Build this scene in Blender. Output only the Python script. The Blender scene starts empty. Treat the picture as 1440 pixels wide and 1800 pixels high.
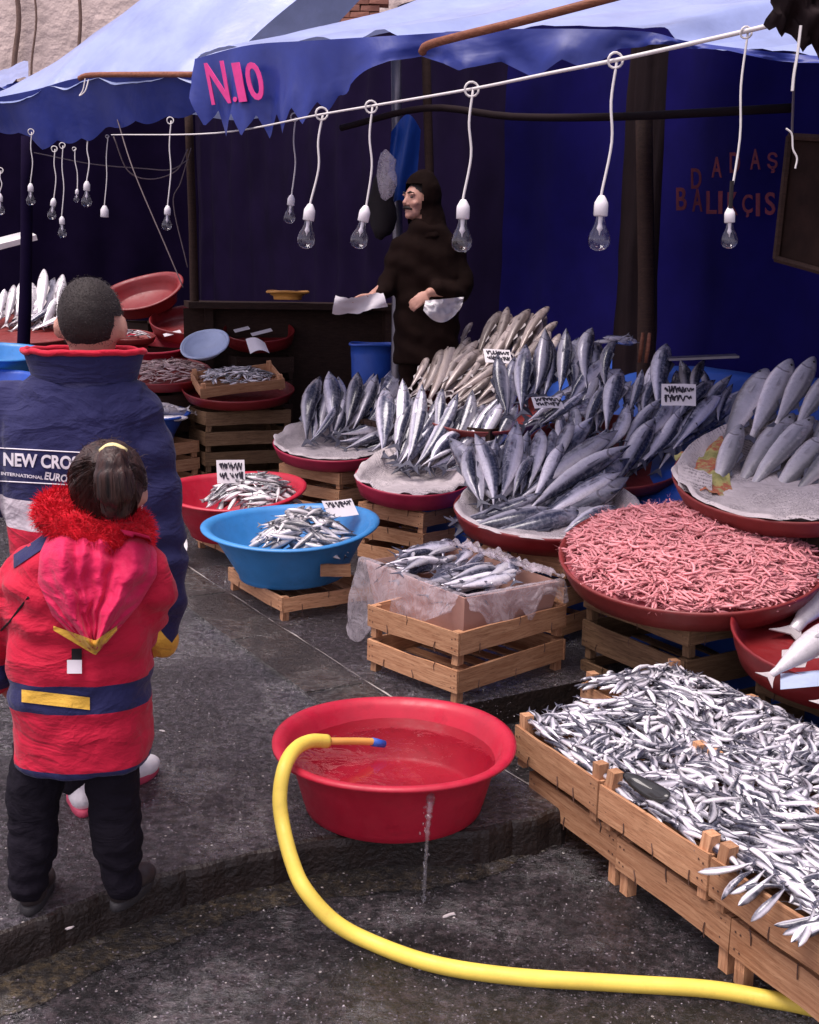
import bpy, bmesh, math, random
import numpy as np
from mathutils import Vector, Matrix, Euler, noise as mnoise
random.seed(7); np.random.seed(7)
R = math.radians
scene = bpy.context.scene
# ------------------------------------------------------------------ camera
FPX, PITCH, ROLL, CAMH = 2000.0, R(11.3), R(1.0), 1.617       # focal length in photo pixels (1440 x 1800)
cam = bpy.data.cameras.new('camera'); cam_o = bpy.data.objects.new('camera', cam)
scene.collection.objects.link(cam_o); scene.camera = cam_o
cam.sensor_fit = 'VERTICAL'; cam.sensor_height = 36; cam.lens = 40.0; cam.clip_end = 500; cam.clip_start = 0.05
cam_o.matrix_world = Matrix.Translation((0, 0, CAMH)) @ Matrix.Rotation(math.pi/2 - PITCH, 4, 'X') @ Matrix.Rotation(ROLL, 4, 'Z')
# ------------------------------------------------------------------ sky, sun, exposure
SUN_EL, SUN_AZ = 70, -125            # high soft sun behind the camera's left shoulder, veiled by cloud
world = bpy.data.worlds.new('World'); scene.world = world; world.use_nodes = True
wn = world.node_tree; wn.nodes.clear()
wo = wn.nodes.new('ShaderNodeOutputWorld'); wb = wn.nodes.new('ShaderNodeBackground')
sky = wn.nodes.new('ShaderNodeTexSky'); sky.sky_type = 'NISHITA'; sky.sun_disc = False
sky.sun_elevation = R(SUN_EL); sky.sun_rotation = R(SUN_AZ); sky.air_density = 1.0; sky.dust_density = 1.0; sky.ozone_density = 1.0
hs = wn.nodes.new('ShaderNodeHueSaturation'); hs.inputs['Saturation'].default_value = 0.22
tint = wn.nodes.new('ShaderNodeMix'); tint.data_type = 'RGBA'; tint.blend_type = 'MULTIPLY'; tint.inputs[0].default_value = 1.0
tint.inputs[7].default_value = (1.06, 0.92, 1.06, 1)         # lilac cast of the film stock, even over the whole sky
wn.links.new(sky.outputs[0], hs.inputs['Color']); wn.links.new(hs.outputs[0], tint.inputs[6])
wn.links.new(tint.outputs[2], wb.inputs[0]); wn.links.new(wb.outputs[0], wo.inputs[0])
wb.inputs[1].default_value = 0.07
sun = bpy.data.lights.new('sun', 'SUN'); sun.energy = 1.5; sun.angle = R(40); sun.color = (1.0, 0.90, 0.86)
sun_o = bpy.data.objects.new('sun', sun); scene.collection.objects.link(sun_o)
az = R(SUN_AZ); el = R(SUN_EL)
sd = Vector((math.sin(az)*math.cos(el), math.cos(az)*math.cos(el), math.sin(el)))
sun_o.rotation_euler = sd.to_track_quat('Z', 'Y').to_euler(); sun_o.location = sd*30
vs = scene.view_settings; vs.view_transform = 'Standard'; vs.look = 'None'; vs.gamma = 1.0; vs.use_curve_mapping = False
vs.exposure = 1.6
# ------------------------------------------------------------------ pixel helpers
def ray(px, py):
    x = (px-720)/FPX; y = -(py-900)/FPX; c, s = math.cos(ROLL), math.sin(ROLL)
    xr = c*x - s*y; yr = s*x + c*y
    return Vector((xr, math.cos(PITCH)+yr*math.sin(PITCH), -math.sin(PITCH)+yr*math.cos(PITCH)))
EYE = Vector((0, 0, CAMH))
def G(px, py, z=0.0):                       # where a pixel's ray meets a height
    d = ray(px, py); return EYE + d*((z-CAMH)/d.z)
def D(px, py, Y):                           # ... or a depth
    d = ray(px, py); return EYE + d*(Y/d.y)
def PL(px, py, p0, n):                      # ... or a plane
    d = ray(px, py); return EYE + d*((p0-EYE).dot(n)/d.dot(n))
SO = Vector((.52, 3.31, 0)); SA = Vector((-.507, .862, 0)); SB_ = Vector((.862, .507, 0))
def SF(s, b, z=0.0): return SO + SA*s + SB_*b + Vector((0, 0, z))   # stall frame: along the row (away), into the stall
STALL_ROT = math.atan2(-.862, .507)
STREET = -0.12
# ------------------------------------------------------------------ objects
col = scene.collection
def link(name, me, mat=None, parent=None):
    o = bpy.data.objects.new(name, me); col.objects.link(o)
    if mat is not None:
        for m in (mat if isinstance(mat, (list, tuple)) else [mat]): me.materials.append(m)
    if parent is not None: o.parent = parent
    return o
def tag(o, label=None, cat=None, group=None, kind=None):
    if label: o['label'] = label
    if cat: o['category'] = cat
    if group: o['group'] = group
    if kind: o['kind'] = kind
    return o
def empty(name, loc=(0, 0, 0), rz=0.0, label=None, cat=None, group=None):
    o = bpy.data.objects.new(name, None); col.objects.link(o); o.location = loc; o.rotation_euler = (0, 0, rz); o.empty_display_size = .1
    return tag(o, label, cat, group)
class MB:
    def __init__(s): s.v = []; s.f = []; s.m = []; s.uv = None
    def add(s, vs_, fs, mi=0):
        n = len(s.v); s.v += [tuple(v) for v in vs_]; s.f += [tuple(i+n for i in f) for f in fs]; s.m += [mi]*len(fs); return s
    def box(s, c, d, rot=None, mi=0, jitter=0):
        c = Vector(c); q = rot.to_matrix() if isinstance(rot, Euler) else rot
        pts = []
        for x, y, z in ((-1,-1,-1),(1,-1,-1),(1,1,-1),(-1,1,-1),(-1,-1,1),(1,-1,1),(1,1,1),(-1,1,1)):
            v = Vector((x*d[0]/2, y*d[1]/2, z*d[2]/2))
            if jitter: v += Vector((random.uniform(-1,1), random.uniform(-1,1), random.uniform(-1,1)))*jitter
            if q is not None: v = q @ v
            pts.append(c+v)
        return s.add(pts, [(0,3,2,1),(4,5,6,7),(0,1,5,4),(1,2,6,5),(2,3,7,6),(3,0,4,7)], mi)
    def tube(s, path, rad, seg=8, mi=0, cap=True, flat=None):
        path = [Vector(p) for p in path]; n = len(path)
        if not isinstance(rad, (list, tuple)): rad = [rad]*n
        base = len(s.v); up = None
        for i, p in enumerate(path):
            t = (path[min(i+1, n-1)] - path[max(i-1, 0)])
            if t.length < 1e-9: t = Vector((0, 0, 1))
            t.normalize()
            if up is None: up = Vector((0, 0, 1)) if abs(t.z) < .9 else Vector((0, 1, 0))
            sx = t.cross(up)
            if sx.length < 1e-6: sx = t.orthogonal()
            sx.normalize(); up = sx.cross(t).normalized()
            r = rad[i]; rx, ry = r if isinstance(r, (tuple, list)) else (r, r)
            for k in range(seg):
                a = 2*math.pi*k/seg; s.v.append(tuple(p + sx*math.cos(a)*rx + up*math.sin(a)*ry))
        for i in range(n-1):
            for k in range(seg):
                a = base+i*seg+k; b = base+i*seg+(k+1) % seg
                s.f.append((a, b, b+seg, a+seg)); s.m.append(mi)
        if cap:
            s.f.append(tuple(base+k for k in range(seg))[::-1]); s.m.append(mi)
            s.f.append(tuple(base+(n-1)*seg+k for k in range(seg))); s.m.append(mi)
        return s
    def lathe(s, prof, seg=40, mi=0, wob=None, loc=(0, 0, 0)):
        base = len(s.v); n = len(prof)
        for r, z in prof:
            for k in range(seg):
                a = 2*math.pi*k/seg; rr, zz = (r, z) if wob is None else wob(r, z, a)
                s.v.append((loc[0]+rr*math.cos(a), loc[1]+rr*math.sin(a), loc[2]+zz))
        for i in range(n-1):
            for k in range(seg):
                a = base+i*seg+k; b = base+i*seg+(k+1) % seg
                s.f.append((a, b, b+seg, a+seg)); s.m.append(mi)
        return s
    def ell(s, c, r, seg=12, rings=8, rot=None, mi=0):
        base = len(s.v); c = Vector(c); vsx = []
        for i in range(rings+1):
            th = math.pi*i/rings
            for k in range(seg):
                a = 2*math.pi*k/seg
                v = Vector((r[0]*math.sin(th)*math.cos(a), r[1]*math.sin(th)*math.sin(a), r[2]*math.cos(th)))
                if rot is not None: v = rot @ v
                s.v.append(tuple(c+v))
        for i in range(rings):
            for k in range(seg):
                a = base+i*seg+k; b = base+i*seg+(k+1) % seg
                s.f.append((a, a+seg, b+seg, b)); s.m.append(mi)
        return s
    def grid(s, fn, nu, nv, mi=0):
        base = len(s.v)
        for j in range(nv+1):
            for i in range(nu+1): s.v.append(tuple(fn(i/nu, j/nv)))
        for j in range(nv):
            for i in range(nu):
                a = base+j*(nu+1)+i; s.f.append((a, a+1, a+nu+2, a+nu+1)); s.m.append(mi)
        return s
    def mesh(s, name, smooth=False):
        me = bpy.data.meshes.new(name); me.from_pydata(s.v, [], s.f); me.validate()
        if len(s.m) == len(me.polygons): me.polygons.foreach_set('material_index', s.m)
        if smooth: me.polygons.foreach_set('use_smooth', [True]*len(me.polygons))
        me.update(); return me
    def build(s, name, mat, parent=None, smooth=False, loc=None, rot=None):
        o = link(name, s.mesh(name, smooth), mat, parent)
        if loc is not None: o.location = loc
        if rot is not None: o.rotation_euler = rot
        return o
def bevel_mesh(me, w=.003, seg=1):
    bm = bmesh.new(); bm.from_mesh(me); bmesh.ops.bevel(bm, geom=bm.edges[:]+bm.verts[:], offset=w, segments=seg, affect='EDGES', clamp_overlap=True)
    bm.to_mesh(me); bm.free(); return me
def remeshed(mb, voxel=.01, smooth_it=4, disp=None):      # union of closed shapes -> one continuous skin
    me = mb.mesh('tmp'); o = bpy.data.objects.new('tmp', me); col.objects.link(o)
    m = o.modifiers.new('r', 'REMESH'); m.mode = 'VOXEL'; m.voxel_size = voxel
    m = o.modifiers.new('s', 'SMOOTH'); m.factor = .5; m.iterations = smooth_it
    dg = bpy.context.evaluated_depsgraph_get(); dg.update()
    out = bpy.data.meshes.new_from_object(o.evaluated_get(dg))
    bpy.data.objects.remove(o)
    if disp:
        out.update(); n = len(out.vertices)
        nor = np.zeros(n*3); out.vertex_normals.foreach_get('vector', nor); nor = nor.reshape(-1, 3)
        for i, v in enumerate(out.vertices): v.co += Vector(nor[i])*disp(v.co)
    out.polygons.foreach_set('use_smooth', [True]*len(out.polygons)); out.update()
    return out
def copy_tree(o, parent=None):
    c = o.copy(); col.objects.link(c); c.parent = parent
    for ch in list(o.children): copy_tree(ch, c)
    return c
def fbm(p, sc=1.0, o=3):
    return mnoise.fractal(Vector(p)*sc, 1.0, 2.0, o)
# ------------------------------------------------------------------ materials
class NT:
    def __init__(s, name):
        s.mat = bpy.data.materials.new(name); s.mat.use_nodes = True; s.t = s.mat.node_tree; s.n = s.t.nodes
        s.p = s.n['Principled BSDF']; s.out = s.n['Material Output']
    def node(s, ty, **kw):
        n = s.n.new(ty)
        for k, v in kw.items(): setattr(n, k, v)
        return n
    def lk(s, a, b): s.t.links.new(a, b)
    def noise(s, scale, detail=4, rough=.6, coord='Object', dist=0, vec=None):
        n = s.node('ShaderNodeTexNoise'); n.inputs['Scale'].default_value = scale; n.inputs['Detail'].default_value = detail
        n.inputs['Roughness'].default_value = rough; n.inputs['Distortion'].default_value = dist
        s.lk(vec if vec is not None else s.co(coord), n.inputs['Vector']); return n.outputs['Fac']
    def co(s, c='Object'):
        if not hasattr(s, 'tc'): s.tc = s.node('ShaderNodeTexCoord')
        return s.tc.outputs[c]
    def ramp(s, fac, stops, interp='LINEAR'):
        n = s.node('ShaderNodeValToRGB'); r = n.color_ramp; r.interpolation = interp
        while len(r.elements) < len(stops): r.elements.new(.5)
        for e, (p, c) in zip(r.elements, stops):
            e.position = p; e.color = (*c, 1) if not isinstance(c, (int, float)) else (c, c, c, 1)
        s.lk(fac, n.inputs[0]); return n.outputs[0]
    def mix(s, fac, a, b, mode='MIX'):
        n = s.node('ShaderNodeMix', data_type='RGBA', blend_type=mode)
        for ix, v in ((0, fac), (6, a), (7, b)):
            sock = n.inputs[ix]
            if isinstance(v, (int, float)): sock.default_value = v if ix == 0 else (v, v, v, 1)
            elif isinstance(v, tuple): sock.default_value = (*v, 1)
            else: s.lk(v, sock)
        return n.outputs[2]
    def math(s, op, a, b=None, c=None):
        n = s.node('ShaderNodeMath', operation=op)
        for i, v in enumerate((a, b, c)):
            if v is None: continue
            if isinstance(v, (int, float)): n.inputs[i].default_value = v
            else: s.lk(v, n.inputs[i])
        return n.outputs[0]
    def sep(s, vec):
        n = s.node('ShaderNodeSeparateXYZ'); s.lk(vec, n.inputs[0]); return n.outputs
    def bump(s, h, strength=.3, dist=.01):
        n = s.node('ShaderNodeBump'); n.inputs['Strength'].default_value = strength; n.inputs['Distance'].default_value = dist
        s.lk(h, n.inputs['Height']); s.lk(n.outputs[0], s.p.inputs['Normal']); return n
    def set(s, **kw):
        for k, v in kw.items():
            k = {'color': 'Base Color', 'rough': 'Roughness', 'metal': 'Metallic', 'spec': 'Specular IOR Level', 'alpha': 'Alpha', 'coat': 'Coat Weight', 'trans': 'Transmission Weight', 'sheen': 'Sheen Weight'}[k]
            i = s.p.inputs[k]
            if isinstance(v, (int, float)): i.default_value = v
            elif isinstance(v, tuple): i.default_value = (*v, 1)
            else: s.lk(v, i)
        return s
    def rnd(s): return s.node('ShaderNodeObjectInfo').outputs['Random']
M = {}
def mix_c(c, k): return tuple(x*k for x in c)
def m_plain(key, c, rough=.6, var=.25, scale=12, bump=.15, bscale=60, spec=.5, rnd=0.0, bdist=.004, **kw):
    t = NT(key); f = t.noise(scale, 5)
    cc = t.ramp(f, [(.25, mix_c(c, 1-var)), (.75, tuple(min(1, x*(1+var)) for x in c))])
    if rnd:
        r = t.ramp(t.rnd(), [(0, 1-rnd), (1, 1+rnd)]); cc = t.mix(1.0, cc, r, 'MULTIPLY')
    t.set(color=cc, rough=rough, spec=spec, **kw)
    if bump: t.bump(t.noise(bscale, 3), bump, bdist)
    M[key] = t.mat; return t
def m_wood(key, c1, c2, rough=.75):
    t = NT(key); g = t.co('Object'); mp = t.node('ShaderNodeMapping'); mp.inputs['Scale'].default_value = (3, 22, 40)
    ri = t.node('ShaderNodeObjectInfo'); t.lk(g, mp.inputs['Vector'])
    ad = t.node('ShaderNodeVectorMath', operation='ADD'); t.lk(mp.outputs[0], ad.inputs[0])
    sc = t.node('ShaderNodeVectorMath', operation='SCALE'); sc.inputs[0].default_value = (37, 17, 29); t.lk(ri.outputs['Random'], sc.inputs['Scale']); t.lk(sc.outputs[0], ad.inputs[1])
    gr = t.noise(2.2, 8, .62, vec=ad.outputs[0], dist=.6)
    cc = t.ramp(gr, [(.25, c2), (.5, mix_c(tuple((a+b)/2 for a, b in zip(c1, c2)), 1)), (.72, c1)])
    br = t.ramp(ri.outputs['Random'], [(0, .72), (1, 1.22)]); cc = t.mix(1.0, cc, br, 'MULTIPLY')
    st = t.noise(7, 5, .7, vec=ad.outputs[0]); cc = t.mix(t.ramp(st, [(.52, 0.0), (.72, .8)]), cc, mix_c(c2, .35))
    t.set(color=cc, rough=rough, spec=.15); t.bump(gr, .35, .003); M[key] = t.mat
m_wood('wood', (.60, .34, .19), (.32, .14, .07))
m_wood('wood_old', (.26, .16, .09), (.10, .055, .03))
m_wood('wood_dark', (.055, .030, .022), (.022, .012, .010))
m_wood('rod', (.30, .12, .07), (.14, .05, .03), .5)
def m_ground(key, c1, c2, wet=.5, speck=True, rbase=.55):
    t = NT(key); g = t.co('Object')
    n1 = t.noise(1.6, 6, .65); n2 = t.noise(36, 6, .78); n3 = t.noise(5, 5, .7)
    cc = t.ramp(n2, [(.45, c1), (.51, tuple((a+b)*.30 for a, b in zip(c1, c2))), (.60, c2)])       # chippings in dark binder
    cc = t.mix(t.ramp(n3, [(.40, 0.0), (.68, .75)]), cc, t.mix(1.0, cc, .35, 'MULTIPLY'))
    v = t.node('ShaderNodeTexVoronoi'); v.inputs['Scale'].default_value = 120; v.inputs['Randomness'].default_value = 1; t.lk(g, v.inputs['Vector'])
    if speck:
        for sc_, lim, rare, cs_ in ((34, .13, .84, (.55, .5, .47)), (78, .26, .80, (.20, .17, .20))):  # pale bits, then lilac specks painting wet glints into the colour
            wn_ = t.node('ShaderNodeTexVoronoi'); wn_.inputs['Scale'].default_value = sc_; t.lk(g, wn_.inputs['Vector'])
            sp = t.math('MULTIPLY', t.math('LESS_THAN', wn_.outputs['Distance'], lim), t.math('GREATER_THAN', t.sep(wn_.outputs['Color'])[0], rare)); cc = t.mix(sp, cc, cs_)
    pud = t.ramp(n1, [(.47, 0.0), (.60, 1.0)])                      # where water stands
    cc = t.mix(t.math('MULTIPLY', pud, wet*.5), cc, t.mix(1.0, cc, .5, 'MULTIPLY'))
    ro = t.ramp(pud, [(0, rbase*.7), (1, .14)])
    ro = t.mix(t.ramp(n3, [(.4, 0.0), (.65, .5)]), ro, .25)
    t.set(color=cc, rough=ro, spec=.8)
    peb = t.math('ADD', t.math('MULTIPLY', t.ramp(t.noise(40, 6, .75), [(.34, 0.0), (.66, 1.0)]), .8), t.math('MULTIPLY', t.math('SUBTRACT', 1.0, v.outputs['Distance']), .25))
    b1 = t.node('ShaderNodeBump'); b1.inputs['Distance'].default_value = .022
    h = t.math('ADD', t.math('MULTIPLY', t.noise(30, 4, .65), .5), t.math('MULTIPLY', peb, .9))
    t.lk(h, b1.inputs['Height']); t.lk(t.math('SUBTRACT', .95, t.math('MULTIPLY', pud, .55)), b1.inputs['Strength'])
    t.lk(b1.outputs[0], t.p.inputs['Normal'])
    b2 = t.node('ShaderNodeBump'); b2.inputs['Distance'].default_value = .09                # water film over the stones
    t.lk(t.math('ADD', t.math('MULTIPLY', peb, .35), t.noise(40, 3, .6)), b2.inputs['Height']); t.lk(t.math('SUBTRACT', 1.0, t.math('MULTIPLY', pud, .35)), b2.inputs['Strength'])
    t.lk(b2.outputs[0], t.p.inputs['Coat Normal']); t.lk(t.math('MULTIPLY', t.ramp(n1, [(.36, .30), (.56, 1.0)]), t.ramp(t.noise(30, 5, .75), [(.44, .12), (.56, 1.0)])), t.p.inputs['Coat Weight'])
    t.p.inputs['Coat Roughness'].default_value = .06; t.p.inputs['Coat IOR'].default_value = 1.9; M[key] = t.mat
m_ground('asphalt', (.003, .002, .003), (.105, .084, .104))
m_ground('street', (.003, .002, .002), (.078, .058, .064), .45)
m_ground('kerbstone', (.012, .008, .006), (.045, .032, .027), .3, False, .6)
m_ground('gutter', (.010, .006, .003), (.10, .072, .036), .25, True, .5)
m_plain('kerb_face', (.012, .006, .004), .55, .5, 14, .7, 50, bdist=.012)
m_plain('line', (.32, .29, .27), .7, .4, 30, .3)
m_plain('wall', (.62, .50, .45), .9, .22, 1.6, .8, 4, bdist=.08)
m_plain('brick', (.30, .13, .09), .9, .3, 6, .4)
m_plain('vine', (.16, .10, .08), .9, .3)
def m_tarp(key, c, tr=.35, rough=.45, wave=3.0, bs=.3, spec=.5):
    t = NT(key); n = t.noise(2.2, 6, .62); cc = t.ramp(n, [(.3, mix_c(c, .75)), (.7, mix_c(c, 1.2))]); t.set(color=cc, rough=rough, spec=spec)
    w = t.noise(wave, 4, .5, dist=.4)
    wv = t.node('ShaderNodeTexWave'); wv.inputs['Scale'].default_value = 160; t.lk(t.co('Object'), wv.inputs['Vector'])
    t.bump(t.math('ADD', w, t.math('MULTIPLY', wv.outputs['Fac'], .004)), bs, .05)
    tl = t.node('ShaderNodeBsdfTranslucent'); t.lk(cc, tl.inputs[0])
    ms = t.node('ShaderNodeMixShader'); ms.inputs[0].default_value = tr
    t.lk(t.p.outputs[0], ms.inputs[1]); t.lk(tl.outputs[0], ms.inputs[2]); t.lk(ms.outputs[0], t.out.inputs[0]); M[key] = t.mat
m_tarp('tarp_roof', (.33, .40, .68), .15, .30)  # paler than the valance: sky sheen put into the roof colour
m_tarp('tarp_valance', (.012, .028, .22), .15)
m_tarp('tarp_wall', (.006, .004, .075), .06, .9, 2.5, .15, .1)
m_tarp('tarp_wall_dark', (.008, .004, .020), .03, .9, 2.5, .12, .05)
m_tarp('tarp_bench', (.012, .07, .36), .05, .5)
m_tarp('tarp_black', (.014, .007, .008), .03, .8, 3, .2, .15)
def m_plastic(key, c, rough=.35, dirt=.3):
    t = NT(key); n = t.noise(5, 6, .65); cc = t.ramp(n, [(.3, mix_c(c, .82)), (.7, mix_c(c, 1.1))])
    d = t.ramp(t.noise(11, 7, .75), [(.55, 0.0), (.8, dirt)]); cc = t.mix(d, cc, mix_c(c, .35))
    t.set(color=cc, rough=t.ramp(t.noise(18, 5), [(.3, rough*.75), (.7, min(1, rough*1.5))]), spec=.5); t.bump(t.noise(90, 3), .12, .002); M[key] = t.mat
m_plastic('red_plastic', (.44, .010, .034), .42, .6)
m_plastic('red_plastic2', (.44, .010, .032), .4)
m_plastic('blue_plastic', (.045, .24, .56), .38, .45)
m_plastic('blue_plastic_dark', (.02, .08, .40), .4)
m_plastic('pale_plastic', (.42, .50, .68), .4)
m_plastic('white_plastic', (.74, .70, .70), .4)
m_plastic('tray_red', (.19, .012, .014), .4, .6)  # red deepened: far stall's shade is put into the colour
m_plastic('tray_crimson', (.40, .02, .06), .4, .5)
m_plastic('tray_brown', (.20, .024, .022), .45, .6)
m_plastic('hose', (.80, .60, .09), .5, .5)
m_plastic('hose_thin', (.70, .33, .07), .45)
m_plain('metal_grey', (.16, .15, .17), .4, .2, metal=.7)
m_plain('iron_rust', (.10, .05, .035), .7, .4, metal=.2)
m_plain('cord', (.70, .66, .64), .5, .1, bump=0)
m_plain('cord_dark', (.16, .12, .12), .6, .1, bump=0)
m_plain('porcelain', (.78, .74, .76), .3, .08, bump=0)
m_plain('cardboard', (.42, .24, .19), .85, .12, 9, .2, 40)
m_plain('paper', (.72, .68, .70), .9, .06, 6, .25, 20)
m_plain('ink', (.03, .025, .04), .8, .1, bump=0)
m_plain('magenta', (.62, .03, .22), .7, .15, 20, .1)
m_plain('lettering_red', (.13, .014, .030), .8, .3, 20, .1)
m_plain('skin', (.52, .27, .20), .55, .1, 20, .1)
m_plain('hair', (.015, .0085, .0075), .75, .4, 120, .6, 160, bdist=.004)
m_plain('black', (.014, .010, .012), .7, .3, spec=.25)
m_plain('coat_dark', (.010, .0045, .0035), .9, .3, 8, .3, 60, spec=.08)
m_plain('board_dark', (.018, .009, .007), .8, .4, spec=.1)
t = NT('newsprint')
uvn = t.co('Object'); n = t.noise(9, 5)
w1 = t.node('ShaderNodeTexWave', bands_direction='Y'); w1.inputs['Scale'].default_value = 26; w1.inputs['Distortion'].default_value = .0; t.lk(uvn, w1.inputs['Vector'])
pr = t.math('MULTIPLY', t.ramp(w1.outputs['Fac'], [(.45, 0.0), (.6, 1.0)]), t.ramp(t.noise(160, 2), [(.45, 0.0), (.55, 1.0)]))
pr = t.math('MULTIPLY', pr, t.ramp(t.noise(3.2, 2), [(.45, 0.0), (.52, .75)]))
cc = t.mix(pr, t.ramp(n, [(.3, (.40, .35, .36)), (.7, (.60, .53, .54))]), (.08, .07, .08)); t.set(color=cc, rough=.8); t.bump(t.noise(14, 5, .6, dist=1), .6, .02); M['newsprint'] = t.mat
t = NT('newsprint_yellow')
n = t.noise(7, 5); cc = t.ramp(n, [(.35, (.20, .20, .06)), (.5, (.42, .38, .14)), (.56, (.40, .08, .05)), (.62, (.36, .34, .16))]); t.set(color=cc, rough=.8); t.bump(t.noise(14, 5, .6), .5, .02); M['newsprint_yellow'] = t.mat
# clear things
def m_clear(key, tint_, ior=1.45, rough=.0, body=0.0, bodyc=(.8, .78, .85), bumps=0):
    t = NT(key); t.n.remove(t.p)
    tr = t.node('ShaderNodeBsdfTransparent'); tr.inputs[0].default_value = (*tint_, 1)
    gl = t.node('ShaderNodeBsdfGlossy'); gl.inputs['Roughness'].default_value = rough
    lw = t.node('ShaderNodeLayerWeight'); f0 = ((ior-1)/(ior+1))**2          # Schlick, the same from both sides of a thin skin
    frs = t.math('ADD', f0, t.math('MULTIPLY', t.math('POWER', lw.outputs['Facing'], 4.0), 1-f0))
    ms = t.node('ShaderNodeMixShader'); t.lk(frs, ms.inputs[0]); t.lk(tr.outputs[0], ms.inputs[1]); t.lk(gl.outputs[0], ms.inputs[2]); o = ms.outputs[0]
    if bumps:
        b = t.node('ShaderNodeBump'); b.inputs['Strength'].default_value = .6; b.inputs['Distance'].default_value = bumps
        t.lk(t.noise(9, 4, .55, dist=.6), b.inputs['Height']); t.lk(b.outputs[0], gl.inputs['Normal'])
    if body:
        df = t.node('ShaderNodeBsdfDiffuse'); df.inputs[0].default_value = (*bodyc, 1); tl = t.node('ShaderNodeBsdfTranslucent'); tl.inputs[0].default_value = (*bodyc, 1)
        m1 = t.node('ShaderNodeMixShader'); m1.inputs[0].default_value = .4; t.lk(df.outputs[0], m1.inputs[1]); t.lk(tl.outputs[0], m1.inputs[2])
        m2 = t.node('ShaderNodeMixShader'); t.lk(t.ramp(t.noise(16, 5, .65, dist=1.5), [(.3, body*.45), (.72, min(1, body*1.7))]), m2.inputs[0]); t.lk(o, m2.inputs[1]); t.lk(m1.outputs[0], m2.inputs[2]); o = m2.outputs[0]
    t.lk(o, t.out.inputs[0]); M[key] = t.mat
m_clear('bulb_glass', (.95, .95, .97), 1.75, .01)
m_clear('water', (.84, .74, .76), 1.5, .03, bumps=.006)
m_clear('jet', (.95, .95, .97), 1.7, .03, .07)
m_clear('film', (.97, .95, .97), 1.6, .15, .30, (.80, .72, .78), bumps=.02)
def m_fish(key, back, flank, belly, lo=.30, hi=.55, spots=0.0, rough=.3, gill=True, bands=0.0, metal=.25):
    t = NT(key); uv = t.sep(t.co('UV')); u, v = uv[0], uv[1]
    vv = t.math('ADD', v, t.math('MULTIPLY', t.math('SUBTRACT', t.noise(11, 3), .5), .16))
    cc = t.ramp(vv, [(.05, belly), (lo, flank), (hi, tuple((a+b)/2 for a, b in zip(flank, back))), (min(.95, hi+.14), back)])
    cc = t.mix(t.ramp(t.noise(34, 4, .7), [(.45, 0.0), (.75, .55)]), cc, mix_c(flank, .55))
    if bands:
        wv = t.node('ShaderNodeTexWave', bands_direction='Z'); wv.inputs['Scale'].default_value = 9; wv.inputs['Distortion'].default_value = 2; t.lk(t.co('Object'), wv.inputs['Vector'])
        cc = t.mix(t.math('MULTIPLY', t.ramp(wv.outputs['Fac'], [(.55, 0.0), (.75, bands)]), t.ramp(v, [(.45, 0.0), (.65, 1.0)])), cc, mix_c(back, .4))
    if spots:
        vo = t.node('ShaderNodeTexVoronoi'); vo.inputs['Scale'].default_value = 28; t.lk(t.co('Object'), vo.inputs['Vector'])
        cc = t.mix(t.math('MULTIPLY', t.math('LESS_THAN', vo.outputs['Distance'], .2), spots), cc, mix_c(back, .6))
    if gill:
        g = t.math('ABSOLUTE', t.math('SUBTRACT', u, t.math('SUBTRACT', .80, t.math('MULTIPLY', t.math('POWER', t.math('ABSOLUTE', t.math('SUBTRACT', v, .45)), 2.0), -.25))))
        cc = t.mix(t.math('MULTIPLY', t.math('LESS_THAN', g, .010), .75), cc, (.05, .03, .035))
        cc = t.mix(t.math('MULTIPLY', t.math('GREATER_THAN', u, .82), .35), cc, mix_c(back, 1.3))
    cc = t.mix(t.ramp(t.noise(4.5, 6, .7), [(.50, 0.0), (.72, .55)]), cc, mix_c(flank, 1.35))
    cc = t.mix(t.ramp(t.noise(6.5, 5, .75), [(.62, 0.0), (.75, .45)]), cc, (.16, .06, .07))
    br = t.ramp(t.rnd(), [(0, .62), (1, 1.28)]); cc = t.mix(1.0, cc, br, 'MULTIPLY')
    t.set(color=cc, rough=rough, metal=metal, spec=.6, coat=.5); t.p.inputs['Coat Roughness'].default_value = .12; t.bump(t.noise(60, 4), .18, .004); M[key] = t.mat
m_fish('fish_bonito', (.030, .034, .065), (.50, .48, .57), (.80, .76, .80), .38, .47, .10, .27, bands=.35, metal=.1)
m_fish('fish_brown', (.17, .13, .115), (.40, .33, .31), (.62, .53, .50), .25, .55, .25, .42)
m_fish('fish_bass', (.16, .155, .17), (.52, .49, .52), (.78, .72, .74), .25, .6, .12, .36)
m_fish('fish_white', (.45, .42, .45), (.72, .68, .70), (.82, .78, .80), .3, .7, 0, .4)
m_fish('fish_anchovy', (.020, .022, .04), (.62, .60, .66), (.86, .82, .84), .36, .50, 0, .3, False, metal=.1)
m_fish('fish_small', (.06, .06, .07), (.60, .57, .58), (.82, .77, .77), .36, .54, 0, .35, False, metal=.1)
m_fish('fish_brownbits', (.20, .11, .10), (.42, .28, .27), (.60, .45, .43), .3, .6, 0, .5, False, metal=0)
m_plain('fin', (.07, .07, .10), .5, .3, bump=0)
m_plain('fin_pale', (.42, .38, .38), .5, .2, bump=0)
m_plain('eye', (.03, .03, .03), .15, .1, bump=0)
t = m_plain('shrimp', (.70, .27, .285), .38, .30, 26, .3, 90, rnd=.28)
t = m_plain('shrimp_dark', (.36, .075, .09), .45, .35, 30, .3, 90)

t = NT('grit'); r_ = t.noise(300, 1); t.set(color=t.ramp(r_, [(.35, (.03, .024, .028)), (.55, (.16, .13, .15)), (.68, (.50, .45, .46))]), rough=.25, spec=.8); M['grit'] = t.mat
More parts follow.
